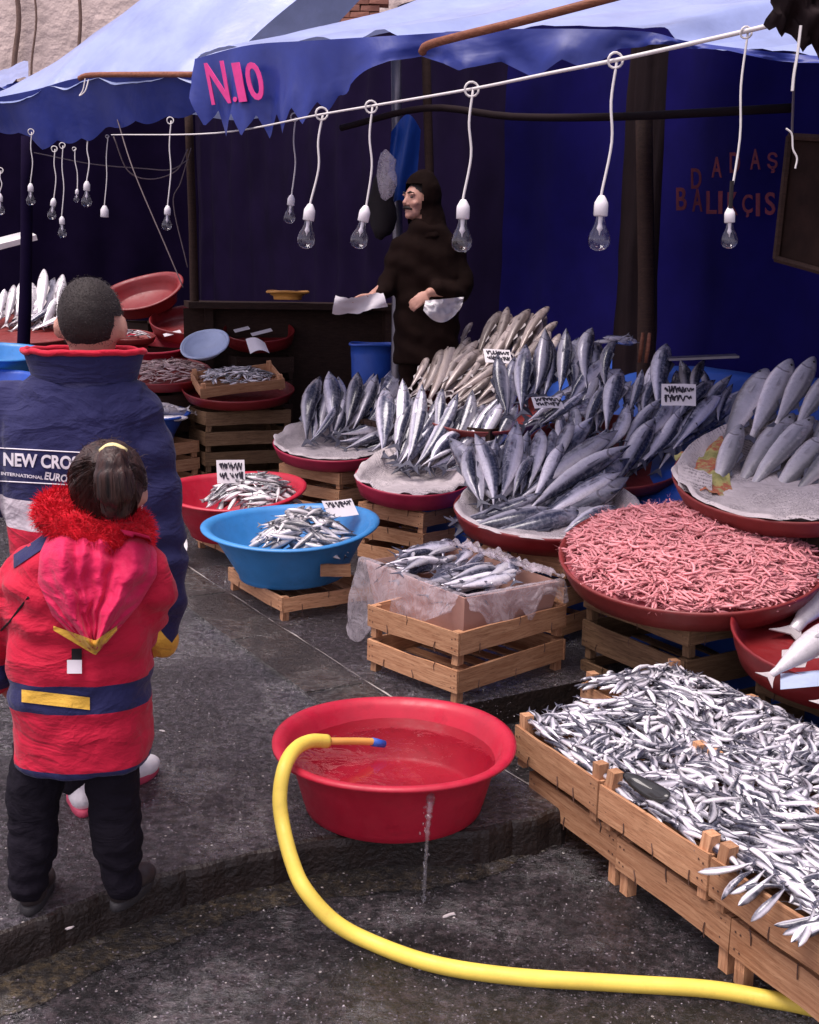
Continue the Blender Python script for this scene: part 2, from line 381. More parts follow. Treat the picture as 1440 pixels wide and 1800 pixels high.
# ================================================================== the setting
def resample(pts, step):
    out = [Vector(pts[0])]
    for a, b in zip(pts[:-1], pts[1:]):
        a, b = Vector(a), Vector(b); n = max(1, int((b-a).length/step))
        for i in range(1, n+1): out.append(a.lerp(b, i/n))
    return out
def smooth_path(pts, n=8):                         # Catmull-Rom
    P = [Vector(p) for p in pts]; P = [P[0]*2-P[1]] + P + [P[-1]*2-P[-2]]; out = []
    for i in range(1, len(P)-2):
        for k in range(n):
            t_ = k/n; a, b, c, d = P[i-1], P[i], P[i+1], P[i+2]
            out.append(.5*((2*b) + (c-a)*t_ + (2*a-5*b+4*c-d)*t_*t_ + (3*b-a-3*c+d)*t_**3))
    out.append(P[-2]); return out
kerb_near = smooth_path([(-3, .75, 0), (-1.75, 1.92, 0), (-1.01, 2.60, 0), (-.71, 2.87, 0), (-.26, 3.13, 0), (.08, 3.20, 0), (.30, 3.24, 0), (.50, 3.36, 0)], 10)
kerb = [Vector((-9, -5, 0))] + resample([tuple(p) for p in kerb_near], .025)
for i, p in enumerate(kerb[1:], 1):
    p += Vector((fbm((p.x, p.y, 0), 6)*.018, fbm((p.x, p.y, 5), 11)*.020, 0))
inner = [SF(.95, .03), SF(.95, 6), Vector((14, 16, 0)), Vector((14, 70, 0)), Vector((-40, 70, 0)), Vector((-40, -5, 0))]
mb = MB(); loop = kerb + inner; n = len(kerb)
drop = [(.0, 0.0), (.012, -.006), (.018, -.025), (.022, -.14)]
out_dir = []
for i, p in enumerate(kerb):
    t_ = (kerb[min(i+1, n-1)]-kerb[max(i-1, 0)]).normalized(); out_dir.append(Vector((t_.y, -t_.x, 0)))
vs_ = [tuple(p) for p in loop]; mb.add(vs_, [tuple(range(len(loop)))])
for a in range(len(drop)-1):
    r0 = [kerb[i]+out_dir[i]*(drop[a][0] + (.010*fbm(kerb[i]*1, 7) if a else 0))+Vector((0, 0, drop[a][1])) for i in range(n)]
    r1 = [kerb[i]+out_dir[i]*(drop[a+1][0] + .010*fbm(kerb[i]*1, 7))+Vector((0, 0, drop[a+1][1])) for i in range(n)]
    mb.add(r0+r1, [(i, i+n, i+n+1, i+1) for i in range(n-1)], 1)
ip = [kerb[-1], SF(.95, .03), SF(.95, 6)]
mb.add([p for p in ip]+[p+Vector((0, 0, -.14)) for p in ip], [(0, 3, 4, 1), (1, 4, 5, 2)], 1)
me = mb.mesh('pavement'); bm = bmesh.new(); bm.from_mesh(me); bmesh.ops.triangulate(bm, faces=[f for f in bm.faces if len(f.verts) > 4])
bmesh.ops.recalc_face_normals(bm, faces=bm.faces[:])
for f in bm.faces:
    if f.material_index == 0 and f.normal.z < 0: f.normal_flip()
bm.to_mesh(me); bm.free()
tag(link('pavement', me, [M['asphalt'], M['kerb_face']]), kind='structure')
mb = MB(); mb.grid(lambda u, v: (-40+80*u, -30+100*v, STREET), 2, 2); tag(mb.build('street', M['street']), kind='structure')
# silted gutter at the foot of the kerb
g0, g1 = [], []
for i in range(1, n):
    p = kerb[i]; w = .15 + .05*fbm((p.x, p.y, 9), 3) + max(0, -.4-p.x)*.05
    w *= max(.12, min(1, (.42-p.x)/.35))
    g0.append(p+out_dir[i]*.01+Vector((0, 0, STREET+.012))); g1.append(p+out_dir[i]*(w+.012*fbm((p.x*3, p.y*3, 2), 9))+Vector((0, 0, STREET+.003)))
k = len(g0); mb = MB(); mb.add(g0+g1, [(i, i+k, i+k+1, i+1) for i in range(k-1)]); tag(mb.build('gutter', M['gutter']), kind='structure')
# drain channel of smooth slabs along the stalls, with its pale joint line
chan = empty('drain_channel', (0, 0, 0)); tag(chan, kind='structure')
s_ = .55
while s_ < 13:
    L_ = .78; mb = MB(); z0 = .012
    pts = [SF(s_+.006, -.285), SF(s_+.006, -.02), SF(s_+L_-.006, -.02), SF(s_+L_-.006, -.285)]
    pts = [p+Vector((random.uniform(-.006, .006), random.uniform(-.006, .006), 0)) for p in pts]
    mb.add(pts+[p+Vector((0, 0, z0+random.uniform(-.002, .002))) for p in pts], [(4, 7, 6, 5), (0, 4, 5, 1), (1, 5, 6, 2), (2, 6, 7, 3), (3, 7, 4, 0)])
    mb.build('slab', M['kerbstone'], chan); s_ += L_
for b0, w0 in ((.002, .009),):
    mb = MB(); pa = []; pb = []
    for i in range(420):
        s = .1+i*.03; e = .006*fbm((s, b0, 0), 2); ww = w0*max(.03, min(1.2, .5+1.3*fbm((s, 3, b0), 3.5)))
        pa.append(SF(s, b0+e, .004)); pb.append(SF(s, b0+e+ww, .0045))
    mb.add(pa+pb, [(i, i+420, i+421, i+1) for i in range(419)]); mb.build('joint_line', M['line'], chan)
# loose pale grit chips, coloured to read as wet glints too
rg_ = random.Random(17); mb = MB()
kx = [p.x for p in kerb[1:]]; ky = [p.y for p in kerb[1:]]
for k_ in range(15000):
    Y_ = 1.9+rg_.random()**1.6*5.2; X_ = rg_.uniform(-.42, .40)*Y_; ke = float(np.interp(X_, kx, ky))
    on_pav = Y_ > ke+.02 and X_ < .5
    if abs(Y_-ke) < .03: continue
    if X_ > .42 and Y_ > 3.3-.9*(X_-.42): continue
    r_ = .0011+.0024*rg_.random()**3+(.003 if rg_.random() < .015 else 0); a_ = rg_.uniform(0, 6.28); z_ = .0 if on_pav else STREET
    if not on_pav and Y_ > ke: continue
    mb.add([(X_+r_*1.5*math.cos(a_), Y_+r_*1.5*math.sin(a_), z_-.0005), (X_+r_*math.cos(a_+2.1), Y_+r_*math.sin(a_+2.1), z_-.0005), (X_+r_*math.cos(a_+4.2), Y_+r_*math.sin(a_+4.2), z_-.0005), (X_+r_*rg_.uniform(-.4, .4), Y_+r_*rg_.uniform(-.4, .4), z_+r_*rg_.uniform(.5, 1.0))], [(0, 1, 3), (1, 2, 3), (2, 0, 3)])
tag(mb.build('grit', M['grit']), 'pale grit and painted glints strewn over the wet ground', 'grit', None, 'stuff')
# ------------------------------------------------------------------ house wall behind the tents
hw = empty('house_wall', (-4, 21, 0), 0, 'pale weathered stone house wall rising behind the blue tents', 'wall')
mb = MB(); mb.grid(lambda u, v: (-14+26*u, .12*fbm((u*26, v*12, 0), .8), 13*v), 60, 30); mb.build('wall_face', M['wall'], hw, True)
for (x, w) in ((-3.05, .06), (-2.75, .025), (-1.85, .04)):
    pts = smooth_path([(x+.25*fbm((x, z, 1), .5), -.16, z) for z in np.linspace(3, 9, 9)], 4)
    MB().tube(pts, [w*(1-.5*i/len(pts)) for i in range(len(pts))], 6).build('vine_stem', M['vine'], hw, True)
bw = empty('brick_wall', D(505, 12, 16.0)-Vector((0, 0, 3.6)), 0, 'old red brick garden wall top showing between the tents', 'wall')
mb0 = MB(); mb0.box((0, 0, 0), (.24, .2, .07), jitter=.008); bme = mb0.mesh('brick'); bme.materials.append(M['brick'])
for r_ in range(8):
    for c_ in range(9):
        o = bpy.data.objects.new('brick', bme); col.objects.link(o); o.parent = bw; o.location = (-.95+c_*.255+(r_ % 2)*.12, random.uniform(-.02, .02), 3.25+r_*.083); o.rotation_euler = (0, 0, random.uniform(-.04, .04))
MB().box((.1, .06, 1.9), (2.1, .12, 3.8)).build('core', M['kerb_face'], bw)
# ------------------------------------------------------------------ awnings
def px_curve(pts, n):                                # curve through (px, py, depth) -> evenly spread points
    P = smooth_path([tuple(D(*p)) for p in pts], 12); out = []
    for i in range(n+1):
        f = i/n*(len(P)-1); a = int(min(f, len(P)-2)); out.append(P[a].lerp(P[a+1], f-a))
    return out
def lerp_list(L, u):
    f = u*(len(L)-1); a = int(min(f, len(L)-2)); return L[a].lerp(L[a+1], f-a)
main = empty('market_awning', (0, 0, 0), 0, 'large blue tarpaulin awning with number ten painted on its zigzag valance', 'awning')
E = px_curve([(345, 104, 5.6), (440, 80, 5.35), (550, 72, 5.1), (720, 62, 4.8), (895, 52, 4.6), (1120, 55, 4.4), (1220, 75, 4.3), (1410, 97, 4.15), (1650, 110, 4.0)], 90)
def roof(u, v):
    e = lerp_list(E, u); p = e + SB_*(3.3*v)
    rise = 1.15*v**1.05
    sag = -.10*math.sin(math.pi*v)*abs(math.sin(u*math.pi*3.0))
    fold = .03*fbm((u*9, v*3, 0), 1.2)+.018*math.sin(u*40+6*fbm((u*3, v*2, 4), 1))*math.exp(-3*v)
    return p + Vector((0, 0, rise+sag+fold))
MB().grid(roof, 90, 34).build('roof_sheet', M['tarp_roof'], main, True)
LOW = [(345, 172), (400, 196), (480, 196), (540, 182), (600, 160), (650, 128), (690, 108), (740, 96), (790, 112), (820, 125), (885, 106), (950, 136), (1000, 106), (1040, 122), (1090, 84), (1180, 80), (1410, 112), (1650, 130)]
XS = [p[0] for p in LOW]; YS = [p[1] for p in LOW]
def proj(p):
    v = Vector(p)-EYE; f = v.y*math.cos(PITCH)-v.z*math.sin(PITCH); uu = v.y*math.sin(PITCH)+v.z*math.cos(PITCH)
    xr, yr = v.x/f, uu/f; c, s = math.cos(ROLL), math.sin(ROLL)
    return 720+FPX*(c*xr+s*yr), 900-FPX*(-s*xr+c*yr), f
NV = 300
def valance(u, v):
    e = lerp_list(E, u); x, y, f = proj(e); lo = float(np.interp(x, XS, YS))
    h = max(.012, (lo-y)*f/FPX)
    if x < 620:
        per = 36.0; ph = ((x-345) % per)/per; h += .10*(1-abs(2*ph-1))*min(1, (640-x)/120)
    fl = .03*math.sin(u*55+2)*v + .025*fbm((u*14, v, 2), 1.5)*v
    return e + Vector((0, 0, -h*v)) + Vector((-.45, -.89, 0))*(.01+fl+.02*v)
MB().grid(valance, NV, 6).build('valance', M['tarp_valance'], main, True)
def text_mesh(body, bold=.0, shear=0.0):
    cu = bpy.data.curves.new('t', 'FONT'); cu.body = body; cu.size = 1.0; cu.offset = bold; cu.shear = shear; cu.resolution_u = 4; cu.extrude = .004
    o = bpy.data.objects.new('t', cu); col.objects.link(o); dg = bpy.context.evaluated_depsgraph_get(); dg.update()
    me = bpy.data.meshes.new_from_object(o.evaluated_get(dg)); bpy.data.objects.remove(o); return me
def place_text(name, body, mat, p0, p1, up, parent, bold=.0, off=.02, shear=0.0):
    """text whose baseline runs p0 -> p1 and whose cap height reaches `up` above p0"""
    me = text_mesh(body, bold, shear); xs = [v.co.x for v in me.vertices]; ys = [v.co.y for v in me.vertices]
    w = max(xs)-min(xs); h = max(ys)-min(ys); x0 = min(xs); y0 = min(ys)
    ex = (p1-p0); ey = up; ez = ex.cross(ey).normalized()
    if ez.dot(EYE-p0) < 0: ez = -ez
    for v in me.vertices: v.co = p0 + ex*((v.co.x-x0)/w) + ey*((v.co.y-y0)/h) + ez*(off+v.co.z*.5)
    return link(name, me, mat, parent)
for ch, xa, xb in (('N', 368, 402), ('.', 405, 412), ('1', 416, 430), ('0', 436, 464)):
    def vp(x, y):                                       # point on the valance under a pixel
        best = min((abs(proj(lerp_list(E, i/400))[0]-x), i) for i in range(0, 150))[1]; e = lerp_list(E, best/400); return D(x, y, e.y-.03)
    yb = 186-(xa-369)*.10; yt = 113 if ch != '.' else yb-9
    b0, b1 = vp(xa+14, yb), vp(xb+14 if ch != '.' else xb+14, yb-(xb-xa)*.10); tp = vp(xa+(0 if ch != '.' else 13), yt)
    place_text('painted_character', ch, M['magenta'], b0, b1, tp-b0, main, .012 if ch != '1' else .015, .03)
# bent rod lying over the awning, rods under it
rodp = smooth_path([D(742, 92, 4.70), D(752, 80, 4.66), D(800, 66, 4.56), D(930, 34, 4.42), D(1090, -8, 4.36), D(1250, -50, 4.4)], 6)
tag(MB().tube(rodp, .017, 8).build('bent_rod', M['rod'], None, True), 'brown bent rod clamped over the edge of the large awning', 'rod')
pipe = smooth_path([D(1400, 32, 3.28), D(1310, 55, 3.4), D(1095, 103, 3.72), D(960, 130, 3.98), D(832, 156, 4.25), D(655, 186, 4.65), D(560, 202, 4.85), D(380, 234, 5.7), D(196, 237, 7.3)], 6)
tag(MB().tube(pipe, [.0075-.0045*i/len(pipe) for i in range(len(pipe))], 8).build('cable_pipe', M['cord'], None, True), 'long pale pipe carrying the hanging lamp cords under the awnings', 'pipe')
# second tent further along
tent2 = empty('market_tent', (0, 0, 0), 0, 'domed blue tarpaulin tent beside the house wall', 'tent')
E2 = px_curve([(-150, 200, 8.8), (-40, 178, 8.3), (60, 158, 7.9), (140, 137, 7.7), (240, 136, 7.35), (365, 134, 7.0)], 60)
def roof2(u, v):
    e = lerp_list(E2, u); w_ = 2.6
    rise = (.18+1.08*math.sin(math.pi*min(1, max(0, u*.78-.04)))**.8)*math.sin(min(1, v*1.5)*math.pi/2)
    return e + SB_*(w_*v) + Vector((0, 0, rise+.025*fbm((u*7, v*4, 1), 1.3)-.05*math.exp(-9*v)*abs(math.sin(u*14))))
MB().grid(roof2, 70, 30).build('roof_sheet', M['tarp_roof'], tent2, True)
LOW2x = [-150, 0, 40, 70, 120, 160, 220, 280, 340, 470]; LOW2y = [250, 222, 250, 240, 236, 214, 205, 196, 176, 170]
def val2(u, v):
    e = lerp_list(E2, u); x, y, f = proj(e); h = (float(np.interp(x, LOW2x, LOW2y))-y)*f/FPX + .03*abs(math.sin(u*30))
    return e + Vector((0, 0, -h*v)) + Vector((.2, -.3, 0))*(.12*fbm((u*8, v*2, 7), 1)*v) + Vector((.35, .1, 0))*v*.3
MB().grid(val2, 120, 6).build('valance', M['tarp_valance'], tent2, True)
rp = [D(140, 138, 7.62), D(160, 132, 7.55), D(250, 131, 7.28), D(346, 131, 6.95)]
tag(MB().tube(smooth_path(rp, 4), .017, 8).build('ridge_rod', M['rod'], None, True), 'straight brown rod tied along the edge of the domed tent', 'rod')
MB().tube(smooth_path([D(150, 138, 7.5), D(146, 158, 7.5), D(140, 168, 7.5), D(150, 160, 7.48), D(156, 140, 7.5)], 5), .004, 5).build('tie_string', M['cord'], tent2)
tent3 = empty('far_tent', (0, 0, 0), 0, 'small pale blue tarpaulin roof low beyond the domed tent', 'tent')
MB().grid(lambda u, v: D(-120+170*u, 135-30*v+20*math.sin(u*3), 11.0+2.5*v)+Vector((0, 0, .06*fbm((u*6, v*3, 3), 1))), 24, 10).build('roof_sheet', M['tarp_roof'], tent3, True)
MB().grid(lambda u, v: D(-120+170*u, 135+20*math.sin(u*3)+70*v, 11.0)+Vector((0, .08*fbm((u*6, v*3, 3), 1.5), 0)), 24, 6).build('valance', M['tarp_valance'], tent3, True)
# inner walls of tarpaulin
def curtain(name, a, b, z0, z1, mat, label, folds=9, amp=.05, parent=None):
    a, b = Vector(a), Vector(b); nn = Vector((-(b-a).y, (b-a).x, 0)).normalized(); sd_ = random.random()*50
    def fn(u, v):
        return a.lerp(b, u) + Vector((0, 0, z0+(z1-z0)*v)) + nn*(amp*math.sin(u*folds*2*math.pi+2*fbm((u*3, v*2, sd_), 1))*(.5+.5*fbm((u*5, v, sd_), 1))+amp*fbm((u*6, v*3, sd_+9), 1.2))
    o = MB().grid(fn, max(16, int(folds*8)), 14).build(name, mat, parent, True)
    return tag(o, label, 'tarpaulin') if parent is None else o
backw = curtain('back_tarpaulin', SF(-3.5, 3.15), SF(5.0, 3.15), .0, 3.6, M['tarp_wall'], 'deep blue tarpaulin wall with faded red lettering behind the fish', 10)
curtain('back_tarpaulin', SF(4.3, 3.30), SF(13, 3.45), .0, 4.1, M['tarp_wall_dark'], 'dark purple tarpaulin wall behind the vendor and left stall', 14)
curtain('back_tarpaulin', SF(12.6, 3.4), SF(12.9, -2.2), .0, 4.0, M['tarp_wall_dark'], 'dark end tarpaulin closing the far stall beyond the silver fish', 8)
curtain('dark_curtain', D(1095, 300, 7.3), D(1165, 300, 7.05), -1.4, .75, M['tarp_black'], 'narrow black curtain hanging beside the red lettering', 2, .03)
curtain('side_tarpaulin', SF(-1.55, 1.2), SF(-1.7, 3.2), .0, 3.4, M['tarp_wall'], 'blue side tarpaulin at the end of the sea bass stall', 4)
# faded shop name on the blue tarpaulin
WB0 = SF(0, 3.02); WBn = SB_
def wl(px, py): return PL(px, py, WB0, WBn)
row1 = [('D', 1216, 296), ('A', 1252, 276), ('D', 1284, 268), ('A', 1320, 262), ('Ş', 1350, 268)]
row2 = [('B', 1190, 330), ('A', 1218, 332), ('L', 1243, 336), ('I', 1264, 336), ('K', 1280, 338), ('Ç', 1306, 342), ('I', 1330, 340), ('S', 1346, 338)]
for row, hgt in ((row1, 36), (row2, 40)):
    for ch, x, y in row:
        wch = 7 if ch == 'I' else 18
        p0 = wl(x, y+hgt); place_text('painted_letter', ch, M['lettering_red'], p0, wl(x+wch, y+hgt), wl(x, y)-p0, backw, .015, .004)
# posts and beams
def post(px0, py0, px1, py1, Y, r, label, mat='wood_dark', z0=0.0):
    a, b = D(px0, py0, Y), D(px1, py1, Y); k = (b-a)/(b.z-a.z); base = a + k*(z0-a.z)
    mid = base.lerp(b, .5)+Vector((r*.6, 0, 0))
    return tag(MB().tube(smooth_path([base, mid, b], 4), [r*1.1]*5+[r]*4, 8).build('tent_pole', M[mat], None, True), label, 'pole')
post(338, 540, 330, 150, 9.95, .035, 'rough dark wooden pole at the corner of the domed tent', 'wood_dark')
post(693, 600, 696, 70, 8.4, .036, 'grey pole standing behind the hooded vendor', 'metal_grey')
post(752, 300, 748, 60, 8.0, .03, 'brown pole rising above the vendor hood', 'wood_dark')
post(1128, 560, 1132, 200, 6.9, .05, 'dark pole in front of the narrow black curtain')
post(40, 480, 48, 240, 9.6, .05, 'dark blue pole beside the far silver fish', 'tarp_wall_dark')
bp = smooth_path([D(600, 225, 8.3), D(750, 190, 7.8), D(900, 205, 7.2), D(1090, 205, 6.6), D(1390, 190, 5.7)], 5)
tag(MB().tube(bp, .022, 8).build('roof_beam', M['tarp_black'], None, True), 'dark wooden beam under the large awning', 'beam')
for xx, yy, Y in ((875, 560, 7.6), (858, 560, 7.7), (902, 560, 7.5)):
    pass
# thin overhead wires in the far stall
wires = [[(200, 240, 7.6), (225, 300, 7.7), (265, 315, 7.8), (310, 300, 7.9), (330, 262, 8.0)],
         [(205, 205, 7.6), (235, 300, 7.4), (290, 430, 7.3), (322, 505, 7.3)],
         [(60, 268, 8.4), (160, 288, 8.2), (250, 296, 8.1), (300, 298, 8.0), (332, 280, 8.1)],
         [(336, 260, 8.0), (318, 320, 8.05), (305, 360, 8.1), (330, 470, 8.15)]]
wl_lab = ['thin grey wire looping down beside the dark tent pole', 'slanting pale guy rope running down into the far stall', 'sagging wire strung across the far stall', 'loose brown cord hanging along the dark tent pole']
for w_, l_ in zip(wires, wl_lab):
    tag(MB().tube(smooth_path([D(*p) for p in w_], 6), .004, 5).build('hanging_wire', M['cord_dark'], None, True), l_, 'wire')
# ragged dark tarpaulin and framed board at the near end
rag = empty('ragged_tarpaulin', (0, 0, 0), 0, 'ragged black tarpaulin bundled at the near end of the cable pipe', 'tarpaulin')
def ragf(u, v):
    x = 1345+220*u; y = -60 + v*(60+40+26*abs(fbm((u*6, 0, 2), 1.3))*1.4+50*min(1, u*2.2))
    p = D(x, y, 3.15-.25*u); return p + Vector((0, -.06*fbm((u*5, v*3, 3), 1.4)-.08*math.sin(v*3), 0))
MB().grid(ragf, 34, 14).build('sheet', M['tarp_black'], rag, True)
MB().tube(smooth_path([D(1408, 45, 3.02), D(1402, 95, 3.02), D(1396, 130, 3.02), D(1393, 160, 3.02)], 5), .004, 5).build('loose_strip', M['cord'], rag)
tag(MB().tube(smooth_path([D(1382, 226, 3.6), D(1392, 236, 3.6), D(1394, 262, 3.6), D(1401, 278, 3.6), D(1398, 296, 3.6)], 5), .003, 5).build('loose_string', M['cord']), 'short loose white string hanging beside the framed board', 'string')
fb = empty('framed_board', (0, 0, 0), 0, 'dark framed board standing beside the sea bass stall', 'board')
a, b, c, d = D(1392, 240, 4.6), D(1560, 250, 4.2), D(1530, 500, 4.2), D(1368, 455, 4.6)
nb = (b-a).cross(d-a).normalized()
if nb.dot(EYE-a) < 0: nb = -nb
MB().add([a, b, c, d]+[p-nb*.03 for p in (a, b, c, d)], [(0, 1, 2, 3), (4, 7, 6, 5), (0, 4, 5, 1), (1, 5, 6, 2), (2, 6, 7, 3), (3, 7, 4, 0)]).build('panel', M['board_dark'], fb)
for p, q in ((a, b), (b, c), (c, d), (d, a)): MB().tube([p+nb*.012, q+nb*.012], .014, 6).build('frame', M['wood_dark'], fb)
for p in (a, b): MB().tube([p, p+Vector((0, .1, .75))], .005, 5).build('hanging_cord', M['cord_dark'], fb)
# little blue strips of tarpaulin hanging behind the vendor
tag(MB().grid(lambda u, v: D(688+52*u-12*v, 232+150*v-30*math.sin(u*3), 8.2)+Vector((0, .05*math.sin(u*7+v*2), 0)), 14, 14).build('hanging_bag', M['tarp_bench'], None, True), 'blue plastic sheet hung on the pole behind the vendor', 'sheet')
bagb = MB(); bagb.ell((0, 0, 0), (.10, .07, .22), 14, 10)
for i, v in enumerate(bagb.v): bagb.v[i] = tuple(Vector(v)*(1+.28*fbm(v, 11)))
tag(bagb.build('black_bag', M['black'], None, True, D(672, 365, 8.1)), 'crumpled black plastic bag hanging left of the vendor', 'bag')
bagc = MB(); bagc.ell((0, 0, 0), (.07, .05, .16), 14, 10)
for i, v in enumerate(bagc.v): bagc.v[i] = tuple(Vector(v)*(1+.3*fbm(v, 14)))
tag(bagc.build('clear_bag', M['film'], None, True, D(680, 310, 7.95)), 'shiny clear plastic bags tied to the grey pole', 'bag')
# ------------------------------------------------------------------ lamps
def bulb(top, sock, bot, Y, label, glass=True, group='bare bulbs on white cords', dark=False):
    T, S_, B = D(*top, Y), D(*sock, Y), D(*bot, Y); ax = (B-S_); L_ = ax.length; ax.normalize()
    root = empty('hanging_bulb', (0, 0, 0), 0, label, 'light bulb', group); k = L_/.165
    q = ax.to_track_quat('-Z', 'Y').to_matrix()
    def put(prof, seg=18):
        m_ = MB(); m_.lathe(prof, seg); m_.v = [tuple(S_ + q @ Vector(v)) for v in m_.v]; return m_
    bend = T.lerp(S_, .6)+Vector((.012*k, 0, 0)); r_ = .0042*max(.8, min(1.1, k))
    MB().tube(smooth_path([T, T.lerp(S_, .3)+Vector((-.004, 0, 0)), bend, S_+(-ax)*.012, S_+ax*.004], 5), r_, 6).build('cord', M['cord'], root, True)
    lp = [T + Vector((math.cos(a)*.022*k-.005, .004*math.sin(a*2), math.sin(a)*.022*k)) for a in np.linspace(0, 2*math.pi, 14)]
    MB().tube(lp, r_*.9, 6, cap=False).build('cord_loop', M['cord'], root, True)
    if not glass: k = L_/.062
    put([(0, .0), (.008*k, -.001*k), (.013*k, -.008*k), (.0205*k, -.022*k), (.0215*k, -.030*k), (.0215*k, -.060*k), (.019*k, -.062*k), (0, -.060*k)]).build('socket', M['porcelain'], root, True)
    if glass:
        put([(.014*k, -.056*k), (.0145*k, -.072*k), (.018*k, -.088*k), (.028*k, -.108*k), (.0345*k, -.128*k), (.033*k, -.145*k), (.024*k, -.158*k), (.010*k, -.1645*k), (0, -.165*k)], 20).build('bulb_glass', M['bulb_glass'], root, True)
        put([(.007*k, -.060*k), (.006*k, -.085*k), (.010*k, -.098*k), (.003*k, -.108*k), (.0012*k, -.118*k), (0, -.119*k)], 8).build('stem', M['porcelain'], root, True)
    return root
bulb((1315, 57), (1283, 364), (1282, 437), 3.4, 'bare bulb with its cord blackened above the socket, beside the red lettering')
o = MB().tube([D(1287, 318, 3.395), D(1284, 366, 3.395)], .0062, 6).build('burnt_cord', M['black'])
o.parent = [x for x in col.objects if x.name.startswith('hanging_bulb')][0]
bulb((1085, 106), (1058, 343), (1052, 441), 3.74, 'big bare bulb on long white cord before the bonito trays', group='large clear bulbs')
bulb((832, 157), (815, 350), (811, 443), 4.25, 'bare bulb on white cord hanging right of the vendor face')
bulb((655, 188), (644, 361), (628, 437), 4.65, 'tilted bare bulb hanging left of the vendor')
bulb((568, 200), (546, 358), (536, 437), 4.86, 'bare bulb beneath the zigzag valance, lower of the pair')
bulb((520, 206), (513, 342), (508, 393), 5.7, 'smaller bare bulb beneath the zigzag valance, higher of the pair')
bulb((301, 212), (295, 361), (293, 405), 6.7, 'bare bulb hanging beside the dark tent pole')
for tp, sk, bt, gl in (((56, 232), (54, 322), (54, 361), 1), ((97, 262), (95, 348), (90, 386), 1), ((111, 256), (109, 380), (110, 418), 1), ((132, 262), (136, 332), (134, 356), 1), ((155, 240), (153, 318), (152, 364), 1), ((190, 240), (184, 361), (184, 382), 0), ((2, 300), (0, 340), (1, 378), 1)):
    bulb(tp, sk, bt, 7.8, 'small bare bulb in the cluster under the domed tent' if gl else 'empty white lamp socket in the cluster under the domed tent', bool(gl), 'bulbs under the domed tent')
# ================================================================== wares
UP = Vector((0, 0, 1))
def to_cam(p):
    d = Vector((EYE.x-p.x, EYE.y-p.y, 0)); return d.normalized()
def tilt_mat(center, deg, toward=None):
    d = toward if toward is not None else to_cam(center); ax = UP.cross(d)
    return Matrix.Translation(center) @ Matrix.Rotation(R(deg), 4, ax)
# ------------------------------------------------------------------ crates
_bc = {}
def board_mesh(L_, w, t_, mk, var):
    k = (round(L_, 3), round(w, 3), round(t_, 3), mk, var)
    if k not in _bc:
        m_ = MB(); n_ = 4; rnd = random.Random(hash(k) % 9999)
        xs = np.linspace(-L_/2, L_/2, n_+1); vs2 = []
        for i, x in enumerate(xs):
            dy = rnd.uniform(-.0025, .0025); dz = rnd.uniform(-.003, .003)
            for sy, sz in ((-1, -1), (1, -1), (1, 1), (-1, 1)): vs2.append((x+rnd.uniform(-.002, .002), sy*t_/2+dy, sz*w/2+dz+rnd.uniform(-.0015, .0015)))
        fs = [(0, 1, 2, 3), tuple(n_*4+q for q in (3, 2, 1, 0))]
        for i in range(n_):
            for q in range(4): fs.append((i*4+q, i*4+4+q, i*4+4+(q+1) % 4, i*4+(q+1) % 4))
        m_.add(vs2, fs); me_ = m_.mesh('board'); bm_ = bmesh.new(); bm_.from_mesh(me_); bmesh.ops.recalc_face_normals(bm_, faces=bm_.faces[:]); bm_.to_mesh(me_); bm_.free()
        me_.materials.append(M[mk]); _bc[k] = me_
    return _bc[k]
def put_board(name, parent, L_, w, t_, mk, loc, rot):
    o = bpy.data.objects.new(name, board_mesh(L_, w, t_, mk, random.randrange(3))); col.objects.link(o); o.parent = parent; o.location = loc; o.rotation_euler = rot; return o
_nail = MB(); _nail.lathe([(0, .0012), (.003, .001), (.0032, 0)], 6); _nail_me = None
